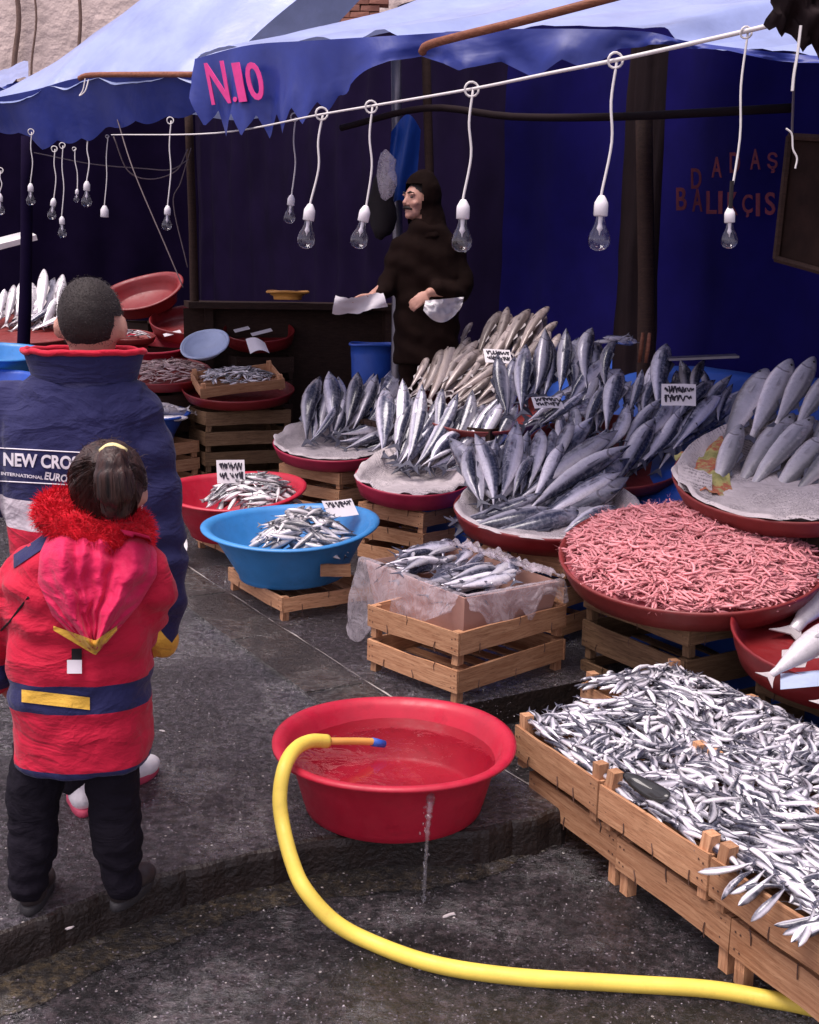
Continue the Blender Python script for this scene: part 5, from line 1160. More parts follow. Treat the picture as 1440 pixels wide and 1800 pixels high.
def loft(mb_, rings, seg=28, pw=2.4):
    """closed superellipse loft; rings = (center Vector, rx, ry)"""
    base = len(mb_.v)
    for c, rx, ry in rings:
        for k in range(seg):
            a = 2*math.pi*k/seg; ca, sa = math.cos(a), math.sin(a)
            mb_.v.append((c.x+rx*math.copysign(abs(ca)**(2/pw), ca), c.y+ry*math.copysign(abs(sa)**(2/pw), sa), c.z))
    n_ = len(rings); up_ = 1 if rings[-1][0].z > rings[0][0].z else -1
    for i in range(n_-1):
        for k in range(seg):
            a = base+i*seg+k; b = base+i*seg+(k+1) % seg; f = (a, b, b+seg, a+seg); mb_.f.append(f if up_ > 0 else f[::-1]); mb_.m.append(0)
    f0 = tuple(base+k for k in range(seg)); f1 = tuple(base+(n_-1)*seg+k for k in range(seg))
    mb_.f += [f0[::-1], f1] if up_ > 0 else [f0, f1[::-1]]; mb_.m += [0, 0]
def limb(mb_, pts, rads, seg=14):
    P = [Vector(p) for p in pts]; sm = smooth_path([tuple(p) for p in P], 5); rr = list(np.interp(np.linspace(0, len(rads)-1, len(sm)), range(len(rads)), rads))
    mb_.tube(sm, rr, seg); mb_.ell(P[0], (rads[0],)*3); mb_.ell(P[-1], (rads[-1],)*3)
def hand(mb_, wrist, d, pn, side, s=1.0, curl=.5):
    """palm + five fingers; d = finger direction, pn = palm normal (fingers curl towards it), side = +1/-1 thumb side"""
    d = d.normalized(); pn = (pn-d*pn.dot(d)).normalized(); w = d.cross(pn)*side
    palm = wrist+d*.045*s
    q = Matrix((w, pn, d)).transposed(); mb_.ell(palm, (.042*s, .016*s, .055*s), 12, 8, q)
    for i, (off, ln) in enumerate(((.030, .068), (.010, .078), (-.010, .073), (-.029, .058))):
        b = palm+d*.040*s+w*off*s; j1 = b+(d*math.cos(curl*.6)+pn*math.sin(curl*.6))*ln*.45*s; j2 = j1+(d*math.cos(curl*1.5)+pn*math.sin(curl*1.5))*ln*.32*s; j3 = j2+(d*math.cos(curl*2.2)+pn*math.sin(curl*2.2))*ln*.25*s
        mb_.tube([palm+w*off*s, b, j1, j2, j3], [.010*s, .0095*s, .0088*s, .008*s, .006*s], 8)
    t0 = palm-d*.02*s+w*.035*s; t1 = t0+(w*.7+d*.6+pn*.3).normalized()*.036*s; t2 = t1+(w*.2+d*.85+pn*.5).normalized()*.03*s
    mb_.tube([palm-d*.02*s, t0, t1, t2], [.012*s, .012*s, .0105*s, .007*s], 8)
def shoe(name, parent, p, mat_, sole, L_=.24, w=.085, h=.085, rz=0.0):
    m_ = MB(); q = Matrix.Rotation(rz, 3, 'Z')
    m2 = MB(); m2.ell(Vector((0, -L_*.18, h*.62)), (w*.46, L_*.30, h*.62)); m2.ell(Vector((0, L_*.22, h*.40)), (w*.52, L_*.32, h*.42)); m2.tube([(0, -L_*.22, h*.5), (0, -L_*.22, h*1.25)], [w*.46, w*.44], 14)
    me_ = remeshed(m2, .008, 3); o = link(name, me_, M[mat_], parent); o.location = p; o.rotation_euler = (0, 0, rz)
    m3 = MB(); pts = []
    for z, k in ((0, .96), (.004, 1), (.020, 1), (.024, .96)):
        for a in range(20):
            th = 2*math.pi*a/20; x = w*.5*math.cos(th)*(1 if math.sin(th) > 0 else .86)*k; y = L_*.5*math.sin(th)*k; m3.v.append((x, y+L_*.02, z))
    for i in range(3):
        for a in range(20): m3.f.append((i*20+a, i*20+(a+1) % 20, i*20+20+(a+1) % 20, i*20+20+a)); m3.m.append(0)
    m3.f += [tuple(range(20))[::-1], tuple(range(60, 80))]; m3.m += [0, 0]
    m3.build('sole', M[sole], o, True); return o
def hairs(mb_, pts_n, L_, w, rnd, lean=Vector((0, 0, 0))):
    for p, n_ in pts_n:
        d = (n_+Vector((rnd.gauss(0, .45), rnd.gauss(0, .45), rnd.gauss(0, .45)))+lean).normalized(); s_ = d.orthogonal().normalized()*w
        mb_.add([p-s_, p+s_, p+d*L_*rnd.uniform(.6, 1.2)], [(0, 1, 2)])
m_plain('sole_red', (.45, .05, .10), .6, .2); m_plain('sole_black', (.02, .018, .02), .7, .2)
m_plain('shoe_white', (.72, .68, .70), .5, .1); m_plain('shoe_black', (.025, .018, .018), .5, .3)
m_cloth('trouser_navy', lambda t: (.009, .007, .012), .9, 220, .0)
m_cloth('red_lining', lambda t: (.50, .012, .035))
m_cloth('navy_cloth', lambda t: NAVY)
m_cloth('fur_red', lambda t: (.55, .006, .018), .9)
m_cloth('hood_pink', lambda t: (.60, .016, .085), .6)
m_cloth('yellow_cloth', lambda t: YEL, .6)
t = NT('hair_brown'); mp = t.node('ShaderNodeMapping'); mp.inputs['Scale'].default_value = (90, 90, 6); t.lk(t.co('Object'), mp.inputs[0])
n = t.noise(1.0, 4, .6, vec=mp.outputs[0], dist=.6); t.set(color=t.ramp(n, [(.3, (.008, .004, .004)), (.7, (.060, .026, .020))]), rough=.45, spec=.35); t.bump(n, .7, .006); M['hair_brown'] = t.mat
# ------------------------------------------------------------------ the boy
bb = Body((-1.005, 3.30, 0), 3.30)
zt_, zb2 = bb.z(866), bb.z(918)
cxb = bb.L(130, 800).x
def boy_col(t):
    s = t.sep(t.co('Object')); z, x = s[2], s[0]
    c = t.mix(t.math('GREATER_THAN', z, zb2), RED_J, WHITE_J); c = t.mix(t.math('GREATER_THAN', z, zt_), c, NAVY)
    arm = t.math('GREATER_THAN', t.math('ABSOLUTE', t.math('SUBTRACT', x, cxb)), .212); c = t.mix(arm, c, mix_c(NAVY, .9))
    w_ = t.node('ShaderNodeMath', operation='PINGPONG'); w_.inputs[1].default_value = .033; t.lk(t.math('ADD', x, .5), w_.inputs[0])
    cuff = t.math('LESS_THAN', t.math('ADD', z, t.math('MULTIPLY', w_.outputs[0], -1.6)), bb.z(1128)); cuff = t.math('MULTIPLY', cuff, arm); return t.mix(cuff, c, YEL)
m_cloth('boy_jacket', boy_col)
m_ = MB(); head_c = bb.L(160, 563)
m_.ell(head_c, (.084, .100, .112), 20, 14); m_.ell(head_c+Vector((0, .03, -.05)), (.065, .075, .075))
m_.tube([head_c+Vector((0, -.01, -.06)), bb.L(155, 700)], [.056, .062], 14)
for px, py, s in ((99, 580, -1), (211, 585, 1)): m_.ell(head_c+Vector((s*.092, .0, -.022)), (.014, .024, .036), 10, 8, Matrix.Rotation(R(20*s), 3, 'Z'))
m_.ell(head_c+Vector((0, .108, -.03)), (.016, .022, .022))
tc = bb.L(130, 800); f1, f2 = G(135, 1424)-bb.root, G(218, 1392)-bb.root
loft(m_, [(Vector((tc.x, 0, z)), rx, ry) for z, rx, ry in ((.86, .145, .095), (1.0, .14, .09), (1.15, .15, .09), (1.24, .14, .07), (1.29, .08, .06))])
for s in (-1, 1):
    limb(m_, [(tc.x+s*.06, 0, .86), (tc.x+(f2 if s > 0 else f1).x*.9-tc.x*.9, (f2 if s > 0 else f1).y*.5, .47), ((f2 if s > 0 else f1).x, (f2 if s > 0 else f1).y+.02, .08)], [.065, .045, .03])
    ap = [bb.L(222, 740), bb.L(283, 920), bb.L(288, 1060, .02)] if s > 0 else [bb.L(40, 740), bb.L(-42, 930), bb.L(-38, 1070, .03)]
    limb(m_, ap, [.04, .035, .03]); hand(m_, ap[2], Vector((0, .10, -1)), Vector((-s, .1, 0)), s, .62, .5)
boy = link('person', remeshed(m_, .010, 3), M['skin']); boy.location = bb.root
tag(boy, 'boy seen from behind in a navy and red jacket with white lettering', 'person')
m_ = MB(); cx = tc.x
loft(m_, [(Vector((cx+dx, .0, bb.z(py))), rx, ry) for py, rx, ry, dx in ((1290, .185, .15, 0), (1200, .19, .155, 0), (1050, .195, .15, 0), (900, .205, .145, .0), (790, .218, .145, .005), (725, .215, .135, .01), (688, .185, .118, .02), (668, .150, .105, .03), (655, .12, .09, .035))])
limb(m_, [bb.L(232, 716), bb.L(262, 800), bb.L(283, 920), bb.L(291, 1010, .01), bb.L(288, 1090, .03), bb.L(283, 1133, .05)], [.082, .078, .068, .066, .060, .046])
limb(m_, [bb.L(22, 716), bb.L(-20, 810), bb.L(-42, 930), bb.L(-42, 1030, .02), bb.L(-32, 1110, .05), bb.L(-30, 1140, .06)], [.082, .078, .068, .064, .058, .046])
def dj(co):
    a = abs(co.x-cx) > .215
    return .010*fbm(co, 5.5)+.005*fbm(co, 13) + (.006*math.sin(co.z*58+5*fbm(co, 3)) if a else .004*math.sin(co.x*26+co.z*16+4*fbm(co, 3)))
jk = link('jacket', remeshed(m_, .0105, 5, dj), M['boy_jacket'], boy)
# turned-up collar with red lining
def ring_band(c, rx, ry, h, flare, tilt, lo=0.0, hi=2*math.pi, n_=44, thick=.006, wav=.008, seed=0):
    def fn(u, v):
        a = lo+(hi-lo)*u; k = 1+flare*v; e = wav*fbm((math.cos(a)*2, math.sin(a)*2, seed), 1.5)
        return Vector((c.x+rx*k*math.cos(a), c.y+ry*k*math.sin(a)+.0, c.z+h*v+tilt*math.sin(a)+e*v))
    return fn
cc_ = bb.L(150, 668)
MB().grid(ring_band(cc_, .148, .115, .082, .16, .0, wav=.007), 48, 8).build('collar', M['navy_cloth'], jk, True)
o = MB().grid(ring_band(cc_+Vector((0, 0, .004)), .142, .109, .086, .165, .0, wav=.007), 48, 8).build('collar_lining', M['red_lining'], jk, True)
MB().tube([ring_band(cc_, .148, .115, .084, .16, .0, wav=.007)(k/48, 1.0) for k in range(49)], .009, 8, cap=False).build('collar_edge', M['red_lining'], jk, True)
# printed lettering on the back, wrapped on the cloth
def back_hit(px, py, obj, off=.004):
    inv = obj.matrix_world.inverted() if False else None
    o0 = EYE-bb.root; d = ray(px, py).normalized(); ok, loc, nor, idx = obj.ray_cast(o0, d)
    return loc-d*off if ok else bb.L(px, py, -.16)
bpy.context.view_layer.update()
def print_text(body, x0, y0, x1, y1, mat_, name, bold=.02, shear=0.0, off=.004, dense=True):
    me_ = text_mesh(body, bold, shear); bm_ = bmesh.new(); bm_.from_mesh(me_)
    bmesh.ops.delete(bm_, geom=[f for f in bm_.faces if f.normal.z < .5], context='FACES')
    bmesh.ops.triangulate(bm_, faces=bm_.faces[:]); bmesh.ops.subdivide_edges(bm_, edges=[e for e in bm_.edges if e.calc_length() > .15], cuts=2); bm_.to_mesh(me_); bm_.free()
    xs = [v.co.x for v in me_.vertices]; ys = [v.co.y for v in me_.vertices]; a, b = min(xs), max(xs); c, d = min(ys), max(ys)
    for v in me_.vertices: v.co = back_hit(x0+(x1-x0)*(v.co.x-a)/(b-a), y1+(y0-y1)*(v.co.y-c)/(d-c)+(v.co.x-a)/(b-a)*(8 if name else 0), jk, off)
    return link(name, me_, M[mat_], jk)
m_plain('print_white', (.70, .66, .70), .7, .08, bump=0)
print_text('NEW CROSS', 6, 795, 150, 819, 'print_white', 'printed_lettering', .035, 0.0)
print_text('INTERNATIONAL', 2, 829, 76, 835, 'print_white', 'printed_lettering', .03)
print_text('EUROPE', 78, 829, 136, 843, 'print_white', 'printed_lettering', .03, .2)
for py in (788, 846):
    MB().tube([back_hit(x, py+(x-5)*.055, jk, .002) for x in range(0, 150, 6)], .0018, 4).build('label_piping', M['print_white'], jk)
# hair: cropped
m_ = MB(); m_.ell(head_c+Vector((0, -.010, .014)), (.089, .103, .108), 24, 16)
hm = remeshed(m_, .008, 2, lambda co: .0015*fbm(co, 40)); bm_ = bmesh.new(); bm_.from_mesh(hm)
def hair_cut(c):
    r_ = c-head_c; return r_.z < -.066 or (r_.y > .045 and r_.z < .045) or (abs(r_.x) > .066 and r_.z < .012 and r_.y > -.050)
bmesh.ops.delete(bm_, geom=[f for f in bm_.faces if hair_cut(f.calc_center_median())], context='FACES'); bm_.to_mesh(hm); bm_.free()
hr = link('hair', hm, M['hair'], boy)
rnd = random.Random(2); pn = []
for p in hm.polygons:
    for _ in range(2): pn.append((p.center+Vector((rnd.gauss(0, .003), rnd.gauss(0, .003), rnd.gauss(0, .003))), p.normal.copy()))
m2 = MB(); hairs(m2, pn, .006, .0007, rnd, Vector((0, 0, -.5))); o = m2.build('hair_strands', M['hair'], hr); o['kind'] = 'stuff'
m_ = MB()
f1, f2 = G(135, 1424)-bb.root, G(218, 1392)-bb.root
for f in (f1, f2): limb(m_, [(cx+(f.x-cx)*.6, 0, .86), (f.x*.9+cx*.1, f.y*.5, .47), (f.x, f.y+.02, .12)], [.098, .080, .072])
loft(m_, [(Vector((cx, 0, z)), .16, .115) for z in (.74, .82, .90)])
link('trousers', remeshed(m_, .012, 4, lambda co: .006*math.sin(co.z*48+4*fbm(co, 3))), M['trouser_navy'], boy)
for f, rz_ in ((f1, R(18)), (f2, R(-30))): shoe('shoe', boy, Vector((f.x, f.y+.06, 0)), 'shoe_white', 'sole_red', .26, .095, .09, rz_)
# ------------------------------------------------------------------ the girl
gb = Body((-.850, 2.72, 0), 2.72)
zb_hi, zb_lo, zhem = gb.z(1176), gb.z(1222), gb.z(1322)
def girl_col(t):
    s = t.sep(t.co('Object')); z, x = s[2], s[0]
    c = t.mix(t.math('GREATER_THAN', z, zhem), NAVY, RED_J); c = t.mix(t.math('GREATER_THAN', z, zb_lo), c, NAVY); return t.mix(t.math('GREATER_THAN', z, zb_hi), c, RED_J)
m_cloth('girl_jacket', girl_col, .7)
fL, fR = G(52, 1598)-gb.root, G(222, 1592)-gb.root
hc = gb.L(193, 852); tcx = gb.L(138, 1100).x
m_ = MB(); m_.ell(hc, (.080, .092, .100), 20, 14); m_.ell(hc+Vector((0, .03, -.05)), (.06, .066, .06)); m_.ell(hc+Vector((0, .098, -.025)), (.013, .018, .018))
for s in (-1, 1): m_.ell(hc+Vector((s*.080, .01, -.025)), (.011, .018, .028))
m_.tube([hc+Vector((-.005, -.01, -.06)), Vector((tcx+.02, 0, gb.z(960)))], [.045, .05], 12)
loft(m_, [(Vector((tcx, 0, z)), rx, ry) for z, rx, ry in ((.58, .11, .08), (.75, .11, .075), (.90, .115, .08), (.96, .10, .06), (1.0, .06, .05))])
for s in (-1, 1):
    limb(m_, [Vector((tcx+s*.065, 0, .58)), gb.L(62 if s < 0 else 200, 1380), gb.L(58 if s < 0 else 203, 1470), Vector(((fL if s < 0 else fR).x, (fL if s < 0 else fR).y, .06))], [.055, .042, .036, .028])
for s, el_, hd_ in ((1, gb.L(256, 1050), gb.L(238, 1120, .17)), (-1, gb.L(-2, 1080), gb.L(-4, 1190, .06))):
    limb(m_, [(tcx+s*.10, 0, .93), el_, hd_], [.035, .034, .028]); hand(m_, hd_, Vector((0, .6, -.6)), Vector((-s, 0, 0)), s, .7, .5)
girl = link('person', remeshed(m_, .009, 3), M['skin']); girl.location = gb.root
tag(girl, 'small girl with ponytail in a red hooded jacket and dark trousers', 'person')
m_ = MB()
loft(m_, [(Vector((tcx+dx, 0, gb.z(py))), rx, ry) for py, rx, ry, dx in ((1335, .160, .125, .004), (1322, .168, .132, .004), (1270, .170, .135, .003), (1180, .172, .135, 0), (1080, .174, .135, 0), (1010, .170, .130, .003), (968, .140, .11, .014), (940, .098, .085, .020), (925, .07, .06, .02))], 32, 2.5)
limb(m_, [gb.L(240, 985), gb.L(262, 1030, .01), gb.L(255, 1085, .09), gb.L(240, 1120, .16)], [.068, .066, .058, .048])
limb(m_, [gb.L(50, 1004), gb.L(12, 1055, .0), gb.L(-12, 1120, .03), gb.L(-8, 1195, .06)], [.058, .060, .056, .045])
def dg_(co):
    q = .010*fbm(co, 6)+.004*fbm(co, 15); q += .0045*math.sin(co.x*9+co.z*75+5*fbm(co, 4))*(1 if co.z > .58 else .4); return q
gj = link('jacket', remeshed(m_, .0095, 5, dg_), M['girl_jacket'], girl)
bpy.context.view_layer.update()
def g_hit(px, py, off=.004):
    o0 = EYE-gb.root; d = ray(px, py).normalized(); ok, loc, nor, idx = gj.ray_cast(o0, d); return loc-d*off if ok else gb.L(px, py, -.13)
MB().grid(lambda u, v: g_hit(38+120*u, 1212+14*u+22*v, .005), 24, 4).build('yellow_stripe', M['yellow_cloth'], gj, True)
# hood hanging down the back: a folded bag with two rolled edges meeting in a point
def hood_s(u, v):
    xl = float(np.interp(v, (0, .15, .4, .7, .9, 1), (84, 70, 66, 92, 132, 158))); xr = float(np.interp(v, (0, .15, .35, .6, .85, 1), (262, 276, 276, 246, 204, 176)))
    py = 928+14*abs(2*u-1)**2*(1-v)+v*214
    px = xl+(xr-xl)*u
    e = min(u, 1-u); edge = min(1, e/.10)**.5; top = min(1, v/.10)**.5; bot = min(1, (1-v)/.05)**.5
    rl = math.exp(-((u-.15-.16*v)/.10)**2); rr2 = math.exp(-((u-.85+.16*v)/.10)**2)
    cr = .008*math.sin((u-.5)*34/(1.12-v*.75)+3*fbm((u*3, v*3, 5), 1))*(1-rl)*(1-rr2)
    off = .010+.026*edge*bot+.046*max(rl, rr2)*edge*bot+.012*math.exp(-((u-.5)/.12)**2)*(1-v)+cr*edge+.010*fbm((u*5, v*5, 2), 1.2)*edge
    return g_hit(px, py, off*top+.006)
hd = MB().grid(hood_s, 64, 56).build('hood', M['hood_pink'], girl, True)
bpy.context.view_layer.update()
def h_hit(px, py, off):
    o0 = EYE-gb.root; d = ray(px, py).normalized(); ok, loc, nor, idx = hd.ray_cast(o0, d); return loc-d*off if ok else g_hit(px, py, off)
def trim(u, v):
    x = 94+112*u; k = (u/.66 if u < .66 else (1-u)/.34); top = 1100+26*k; lo = 1108+44*k; return h_hit(x, top+(lo-top)*v, .009)
MB().grid(trim, 24, 6).build('yellow_trim', M['yellow_cloth'], hd, True)
MB().grid(lambda u, v: h_hit(126+18*u, 1140+26*v, .008), 4, 5).build('zip_tab', M['black'], gj, True)
MB().grid(lambda u, v: h_hit(118+26*u, 1160+24*v, .012), 5, 5).build('white_tag', M['print_white'], gj, True)
MB().tube([g_hit(x, y, .002) for x, y in ((2, 1108), (18, 1092), (34, 1070), (50, 1050))], .003, 5).build('sleeve_seam', M['black'], gj)
MB().grid(lambda u, v: g_hit(24+62*u, 975-42*u+24*v, .006), 12, 5).build('shoulder_patch', M['navy_cloth'], gj, True)
# fur collar
m_ = MB(); fc = gb.L(170, 915)
rp_ = [Vector((fc.x+.100*math.cos(a), fc.y+.076*math.sin(a)-.012, fc.z+.010*math.sin(a)-.030*math.cos(a))) for a in np.linspace(0, 2*math.pi, 25)]
m_.tube(rp_, [.040]*25, 14, cap=False)
fm = remeshed(m_, .008, 2, lambda co: .008*fbm(co, 22)+.004*fbm(co, 50)); fr = link('fur_collar', fm, M['fur_red'], girl)
rnd = random.Random(9); pn = []
for p in fm.polygons:
    for _ in range(3): pn.append((p.center+Vector((rnd.gauss(0, .004), rnd.gauss(0, .004), rnd.gauss(0, .004))), p.normal.copy()))
m2 = MB(); hairs(m2, pn, .020, .0011, rnd, Vector((0, 0, -.15))); o = m2.build('fur_strands', M['fur_red'], fr); o['kind'] = 'stuff'
# hair with ponytail
m_ = MB(); m_.ell(hc+Vector((0, -.012, .010)), (.092, .102, .103), 24, 16); m_.ell(hc+Vector((-.012, -.03, -.045)), (.07, .07, .045))
hm = remeshed(m_, .008, 3, lambda co: .004*fbm((co.x*30, co.y*30, co.z*4), 1)); bm_ = bmesh.new(); bm_.from_mesh(hm)
bmesh.ops.delete(bm_, geom=[f for f in bm_.faces if (lambda r_: (r_.y > .05 and r_.z < .05) or (abs(r_.x) > .068 and r_.z < -.012 and r_.y > -.035))(f.calc_center_median()-hc)], context='FACES'); bm_.to_mesh(hm); bm_.free()
hg = link('hair', hm, M['hair_brown'], girl)
pt0 = gb.L(204, 798, -.110)
m_ = MB(); m_.tube(smooth_path([pt0+Vector((0, .03, .0)), pt0+Vector((.002, -.022, .004)), pt0+Vector((.006, -.052, -.022)), pt0+Vector((.010, -.056, -.065)), pt0+Vector((.008, -.044, -.105)), pt0+Vector((.004, -.034, -.130))], 6), [.018]*4+[.022]*4+[.036]*6+[.044]*8+[.036]*8+[.008], 18)
link('ponytail', remeshed(m_, .006, 3, lambda co: .005*fbm((co.x*60, co.y*60, co.z*6), 1)), M['hair_brown'], hg)
m_ = MB(); m_.tube([pt0+Vector((-.027+.054*k/8, -.020-.010*math.sin(k/8*math.pi), .008+.014*math.sin(k/8*math.pi))) for k in range(9)], [.009]*9, 8)
m_plain('hairband', (.78, .66, .30), .6, .1); m_.build('hair_band', M['hairband'], hg, True)
rnd = random.Random(31); m2 = MB(); bpy.context.view_layer.update()
hcen = hc+Vector((0, -.012, .010))
def scalp(d):
    ok, loc, nor, idx = hg.ray_cast(hcen+d*.4, -d); return (loc if ok else hcen+d*.1)
tie = (pt0+Vector((0, -.01, 0))-hcen).normalized()
for k in range(420):
    a = rnd.uniform(-1.9, 1.9); e_ = rnd.uniform(-1.0, .5); d0 = Vector((math.sin(a)*math.cos(e_), -math.cos(a)*math.cos(e_)*(1 if abs(a) < 1.57 else .4), math.sin(e_)-.25)).normalized()
    pts = []
    for q in range(6):
        w_ = q/5; d = d0.lerp(tie, w_).normalized(); pts.append(scalp(d)+d*(.0012+.004*math.sin(w_*math.pi)*rnd.random()))
    if max((pts[i+1]-pts[i]).length for i in range(5)) < .08: m2.tube(pts, [.0007]*5+[.0004], 3)
for k in range(150):
    a = rnd.uniform(0, 2*math.pi); rr_ = rnd.uniform(.5, 1.08); pts = []
    for q, (dx, dy, dz, r_) in enumerate(((.002, -.022, .004, .02), (.006, -.052, -.022, .036), (.010, -.056, -.065, .045), (.008, -.044, -.105, .040), (.004, -.034, -.140, .022))):
        pts.append(pt0+Vector((dx+r_*rr_*math.cos(a), dy+r_*rr_*math.sin(a), dz-rnd.uniform(0, .008))))
    m2.tube(smooth_path(pts, 3), .0008, 3)
o = m2.build('combed_strands', M['hair_brown'], hg); o['kind'] = 'stuff'
rnd = random.Random(12); m2 = MB()
for k in range(160):
    a = rnd.uniform(0, 2*math.pi); el_ = rnd.uniform(-.1, 1.4); p = hc+Vector((.092*math.cos(a)*math.cos(el_), -.012+.102*math.sin(a)*math.cos(el_), .010+.103*math.sin(el_)))
    d = Vector((rnd.gauss(0, 1), rnd.gauss(0, 1), rnd.gauss(.2, .6))).normalized(); m2.tube([p, p+d*.012, p+d*.022+Vector((0, 0, -.005))], [.0006, .0005, .0003], 3)
o = m2.build('stray_hairs', M['hair_brown'], hg); o['kind'] = 'stuff'
m_ = MB(); fL, fR = G(52, 1598)-gb.root, G(222, 1592)-gb.root
limb(m_, [Vector((tcx-.065, 0, .58)), gb.L(62, 1380), gb.L(58, 1470), Vector((fL.x, fL.y, .07))], [.082, .066, .062, .050])
limb(m_, [Vector((tcx+.065, 0, .58)), gb.L(200, 1380), gb.L(203, 1470), Vector((fR.x-.005, fR.y, .07))], [.082, .066, .064, .052])
link('trousers', remeshed(m_, .008, 3, lambda co: (.0022+.0045*max(0, .32-co.z)/.32)*math.sin(co.z*90+co.x*30+9*fbm(co, 4))*(.4+.9*abs(fbm(co, 7)))+.009*fbm(co, 7)+.004*fbm(co, 17)), M['trouser_navy'], girl)
for f, rz_ in ((fL, R(6)), (fR, R(-14))): shoe('shoe', girl, Vector((f.x, f.y+.055, 0)), 'shoe_black', 'sole_black', .20, .085, .075, rz_)
# ------------------------------------------------------------------ the vendor
vb = Body((D(748, 600, 7.6).x, 7.6, .66), 7.6)
hv = vb.L(736, 352); fd = Vector((-.80, -.60, 0)).normalized(); fs = Vector((-fd.y, fd.x, 0)); Q = Matrix((fs, fd, UP)).transposed()   # local: x side, y forward, z up
def H(x, y, z): return hv+Q @ Vector((x, y, z))
m_ = MB(); m_.ell(hv, (.076, .098, .112), 20, 14, Q); m_.ell(H(0, .035, -.075), (.056, .062, .05), 14, 10, Q); m_.ell(H(0, .078, -.10), (.028, .024, .022), 12, 8, Q)
m_.tube([H(0, .085, .028), H(0, .108, -.012), H(0, .112, -.030)], [.010, .014, .018], 10); m_.ell(H(.014, .100, -.034), (.011, .012, .009)); m_.ell(H(-.014, .100, -.034), (.011, .012, .009))
for s in (-1, 1):
    m_.ell(H(s*.033, .083, .032), (.030, .014, .010), 12, 8, Q); m_.ell(H(s*.045, .062, -.025), (.026, .026, .022), 12, 8, Q); m_.ell(H(s*.078, -.005, -.012), (.010, .020, .030), 10, 8, Q)
m_.ell(H(0, .088, -.066), (.026, .012, .008), 12, 8, Q)
m_.tube([H(0, -.01, -.07), vb.L(752, 425)], [.056, .062], 14)
vx = vb.L(752, 500).x
loft(m_, [(Vector((vx, 0, z)), rx, ry) for z, rx, ry in ((.9, .16, .11), (1.05, .16, .11), (vb.z(480, 750), .17, .11), (vb.z(445, 750), .14, .09), (vb.z(428, 750), .08, .07))])
for s in (-1, 1): limb(m_, [(vx+s*.09, 0, .92), (vx+s*.09, 0, .5), (vx+s*.09, 0, .06)], [.085, .06, .042])
rh, lh = vb.L(655, 520, -.22), vb.L(742, 522, -.22)
limb(m_, [vb.L(705, 450), vb.L(678, 500, -.06), rh], [.04, .04, .03]); hand(m_, rh, Vector((-1, -.3, -.05)), Vector((0, -.2, -1)), -1, 1.0, .55)
limb(m_, [vb.L(795, 450), vb.L(816, 506, -.05), lh+Vector((.05, 0, .03))], [.04, .04, .03]); hand(m_, lh+Vector((.035, 0, .02)), Vector((-.75, -.3, -.55)), Vector((.1, 1, -.2)), 1, 1.0, .6)
ven = link('person', remeshed(m_, .0075, 2), M['skin']); ven.location = vb.root
tag(ven, 'hooded vendor with a moustache in a dark coat holding white paper', 'person')
m_ = MB()
loft(m_, [(Vector((vx+dx, 0, vb.z(py, 750))), rx, ry) for py, rx, ry, dx in ((640, .215, .16, 0), (560, .215, .155, 0), (500, .22, .15, 0), (450, .235, .14, 0), (418, .19, .12, 0), (398, .14, .11, 0), (384, .10, .09, 0))])
limb(m_, [vb.L(704, 438), vb.L(682, 500, -.06), rh+Vector((.06, .02, .01))], [.078, .068, .05]); limb(m_, [vb.L(798, 438), vb.L(812, 508, -.05), lh+Vector((.09, .03, .05))], [.08, .07, .052])
ct = link('coat', remeshed(m_, .014, 5, lambda co: .014*fbm(co, 5)+.007*math.sin(co.z*40+co.x*20+4*fbm(co, 3))), M['coat_dark'], ven)
m_ = MB(); m_.ell(H(0, -.035, .03), (.125, .125, .165), 22, 16, Q); m_.tube([H(0, -.05, -.05), vb.L(756, 425)], [.115, .13], 16)
hm = remeshed(m_, .012, 4, lambda co: .008*fbm(co, 9)); bm_ = bmesh.new(); bm_.from_mesh(hm)
Qi = Q.transposed()
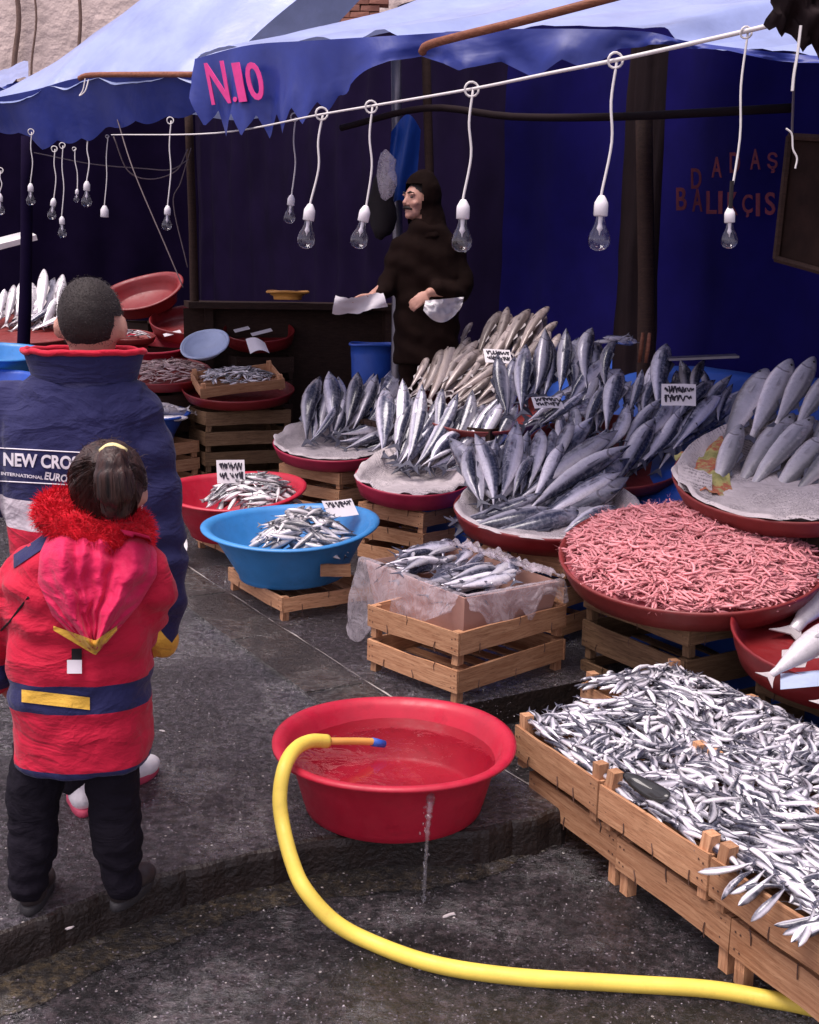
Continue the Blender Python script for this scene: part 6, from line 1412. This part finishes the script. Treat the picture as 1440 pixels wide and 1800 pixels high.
bmesh.ops.delete(bm_, geom=[f for f in bm_.faces if (lambda r_: r_.y > .040 and -.15 < r_.z < .10)(Qi @ (f.calc_center_median()-hv))], context='FACES'); bm_.to_mesh(hm); bm_.free()
link('hood', hm, M['coat_dark'], ven)
m_ = MB(); m_.tube([H(-.042, .082, -.062), H(-.02, .100, -.053), H(0, .106, -.050), H(.02, .100, -.053), H(.042, .082, -.062)], [.005, .010, .010, .010, .005], 8); m_.build('moustache', M['hair'], ven, True)
for s in (-1, 1):
    MB().tube([H(s*.014, .099, .038), H(s*.035, .094, .046), H(s*.056, .078, .038)], [.005, .006, .003], 6).build('eyebrow', M['hair'], ven, True)
    MB().ell(H(s*.034, .083, .014), (.013, .008, .006), 10, 8, Q).build('eye', M['eye'], ven, True)
m_ = MB(); m_.ell(H(0, -.022, .048), (.080, .095, .082), 20, 14, Q); m_.build('hair', M['hair'], ven, True)
m_ = MB()
for s in (-1, 1): limb(m_, [(vx+s*.085, 0, .95), (vx+s*.095, 0, .5), (vx+s*.095, .0, .10)], [.115, .09, .075])
link('trousers', remeshed(m_, .014, 4, lambda co: .006*math.sin(co.z*45+4*fbm(co, 3))), M['coat_dark'], ven)
for s in (-1, 1): shoe('shoe', ven, Vector((vx+s*.095, -.05, 0)), 'shoe_black', 'sole_black', .29, .11, .10, math.pi+R(6*s))
# what he holds
rhw = rh+vb.root; lhw = lh+vb.root
tag(MB().grid(lambda u, v: D(590+84*u-6*v+14*v*u, 519+14*u*0+32*v*(1-.25*u)+4*math.sin(u*5), 7.3+.05*v-.10*u*0)+Vector((0, -.03*math.sin(u*6+v*3), .012*fbm((u*5, v*4, 1), 1))), 18, 10).build('wrapping_paper', M['paper'], None, True), 'white wrapping paper in the vendor hand over the far trays', 'paper')
tag(MB().grid(lambda u, v: D(748+68*u-4*v, 528-12*u+42*v*(1-abs(2*u-1)**2*.6)+6*u, 7.3)+Vector((0, -.05*math.sin(u*4+v*2)+.03*fbm((u*6, v*5, 3), 1.2), 0)), 18, 12).build('paper_bag', M['white_plastic'], None, True), 'crinkled pale bag held at the vendor side', 'bag')
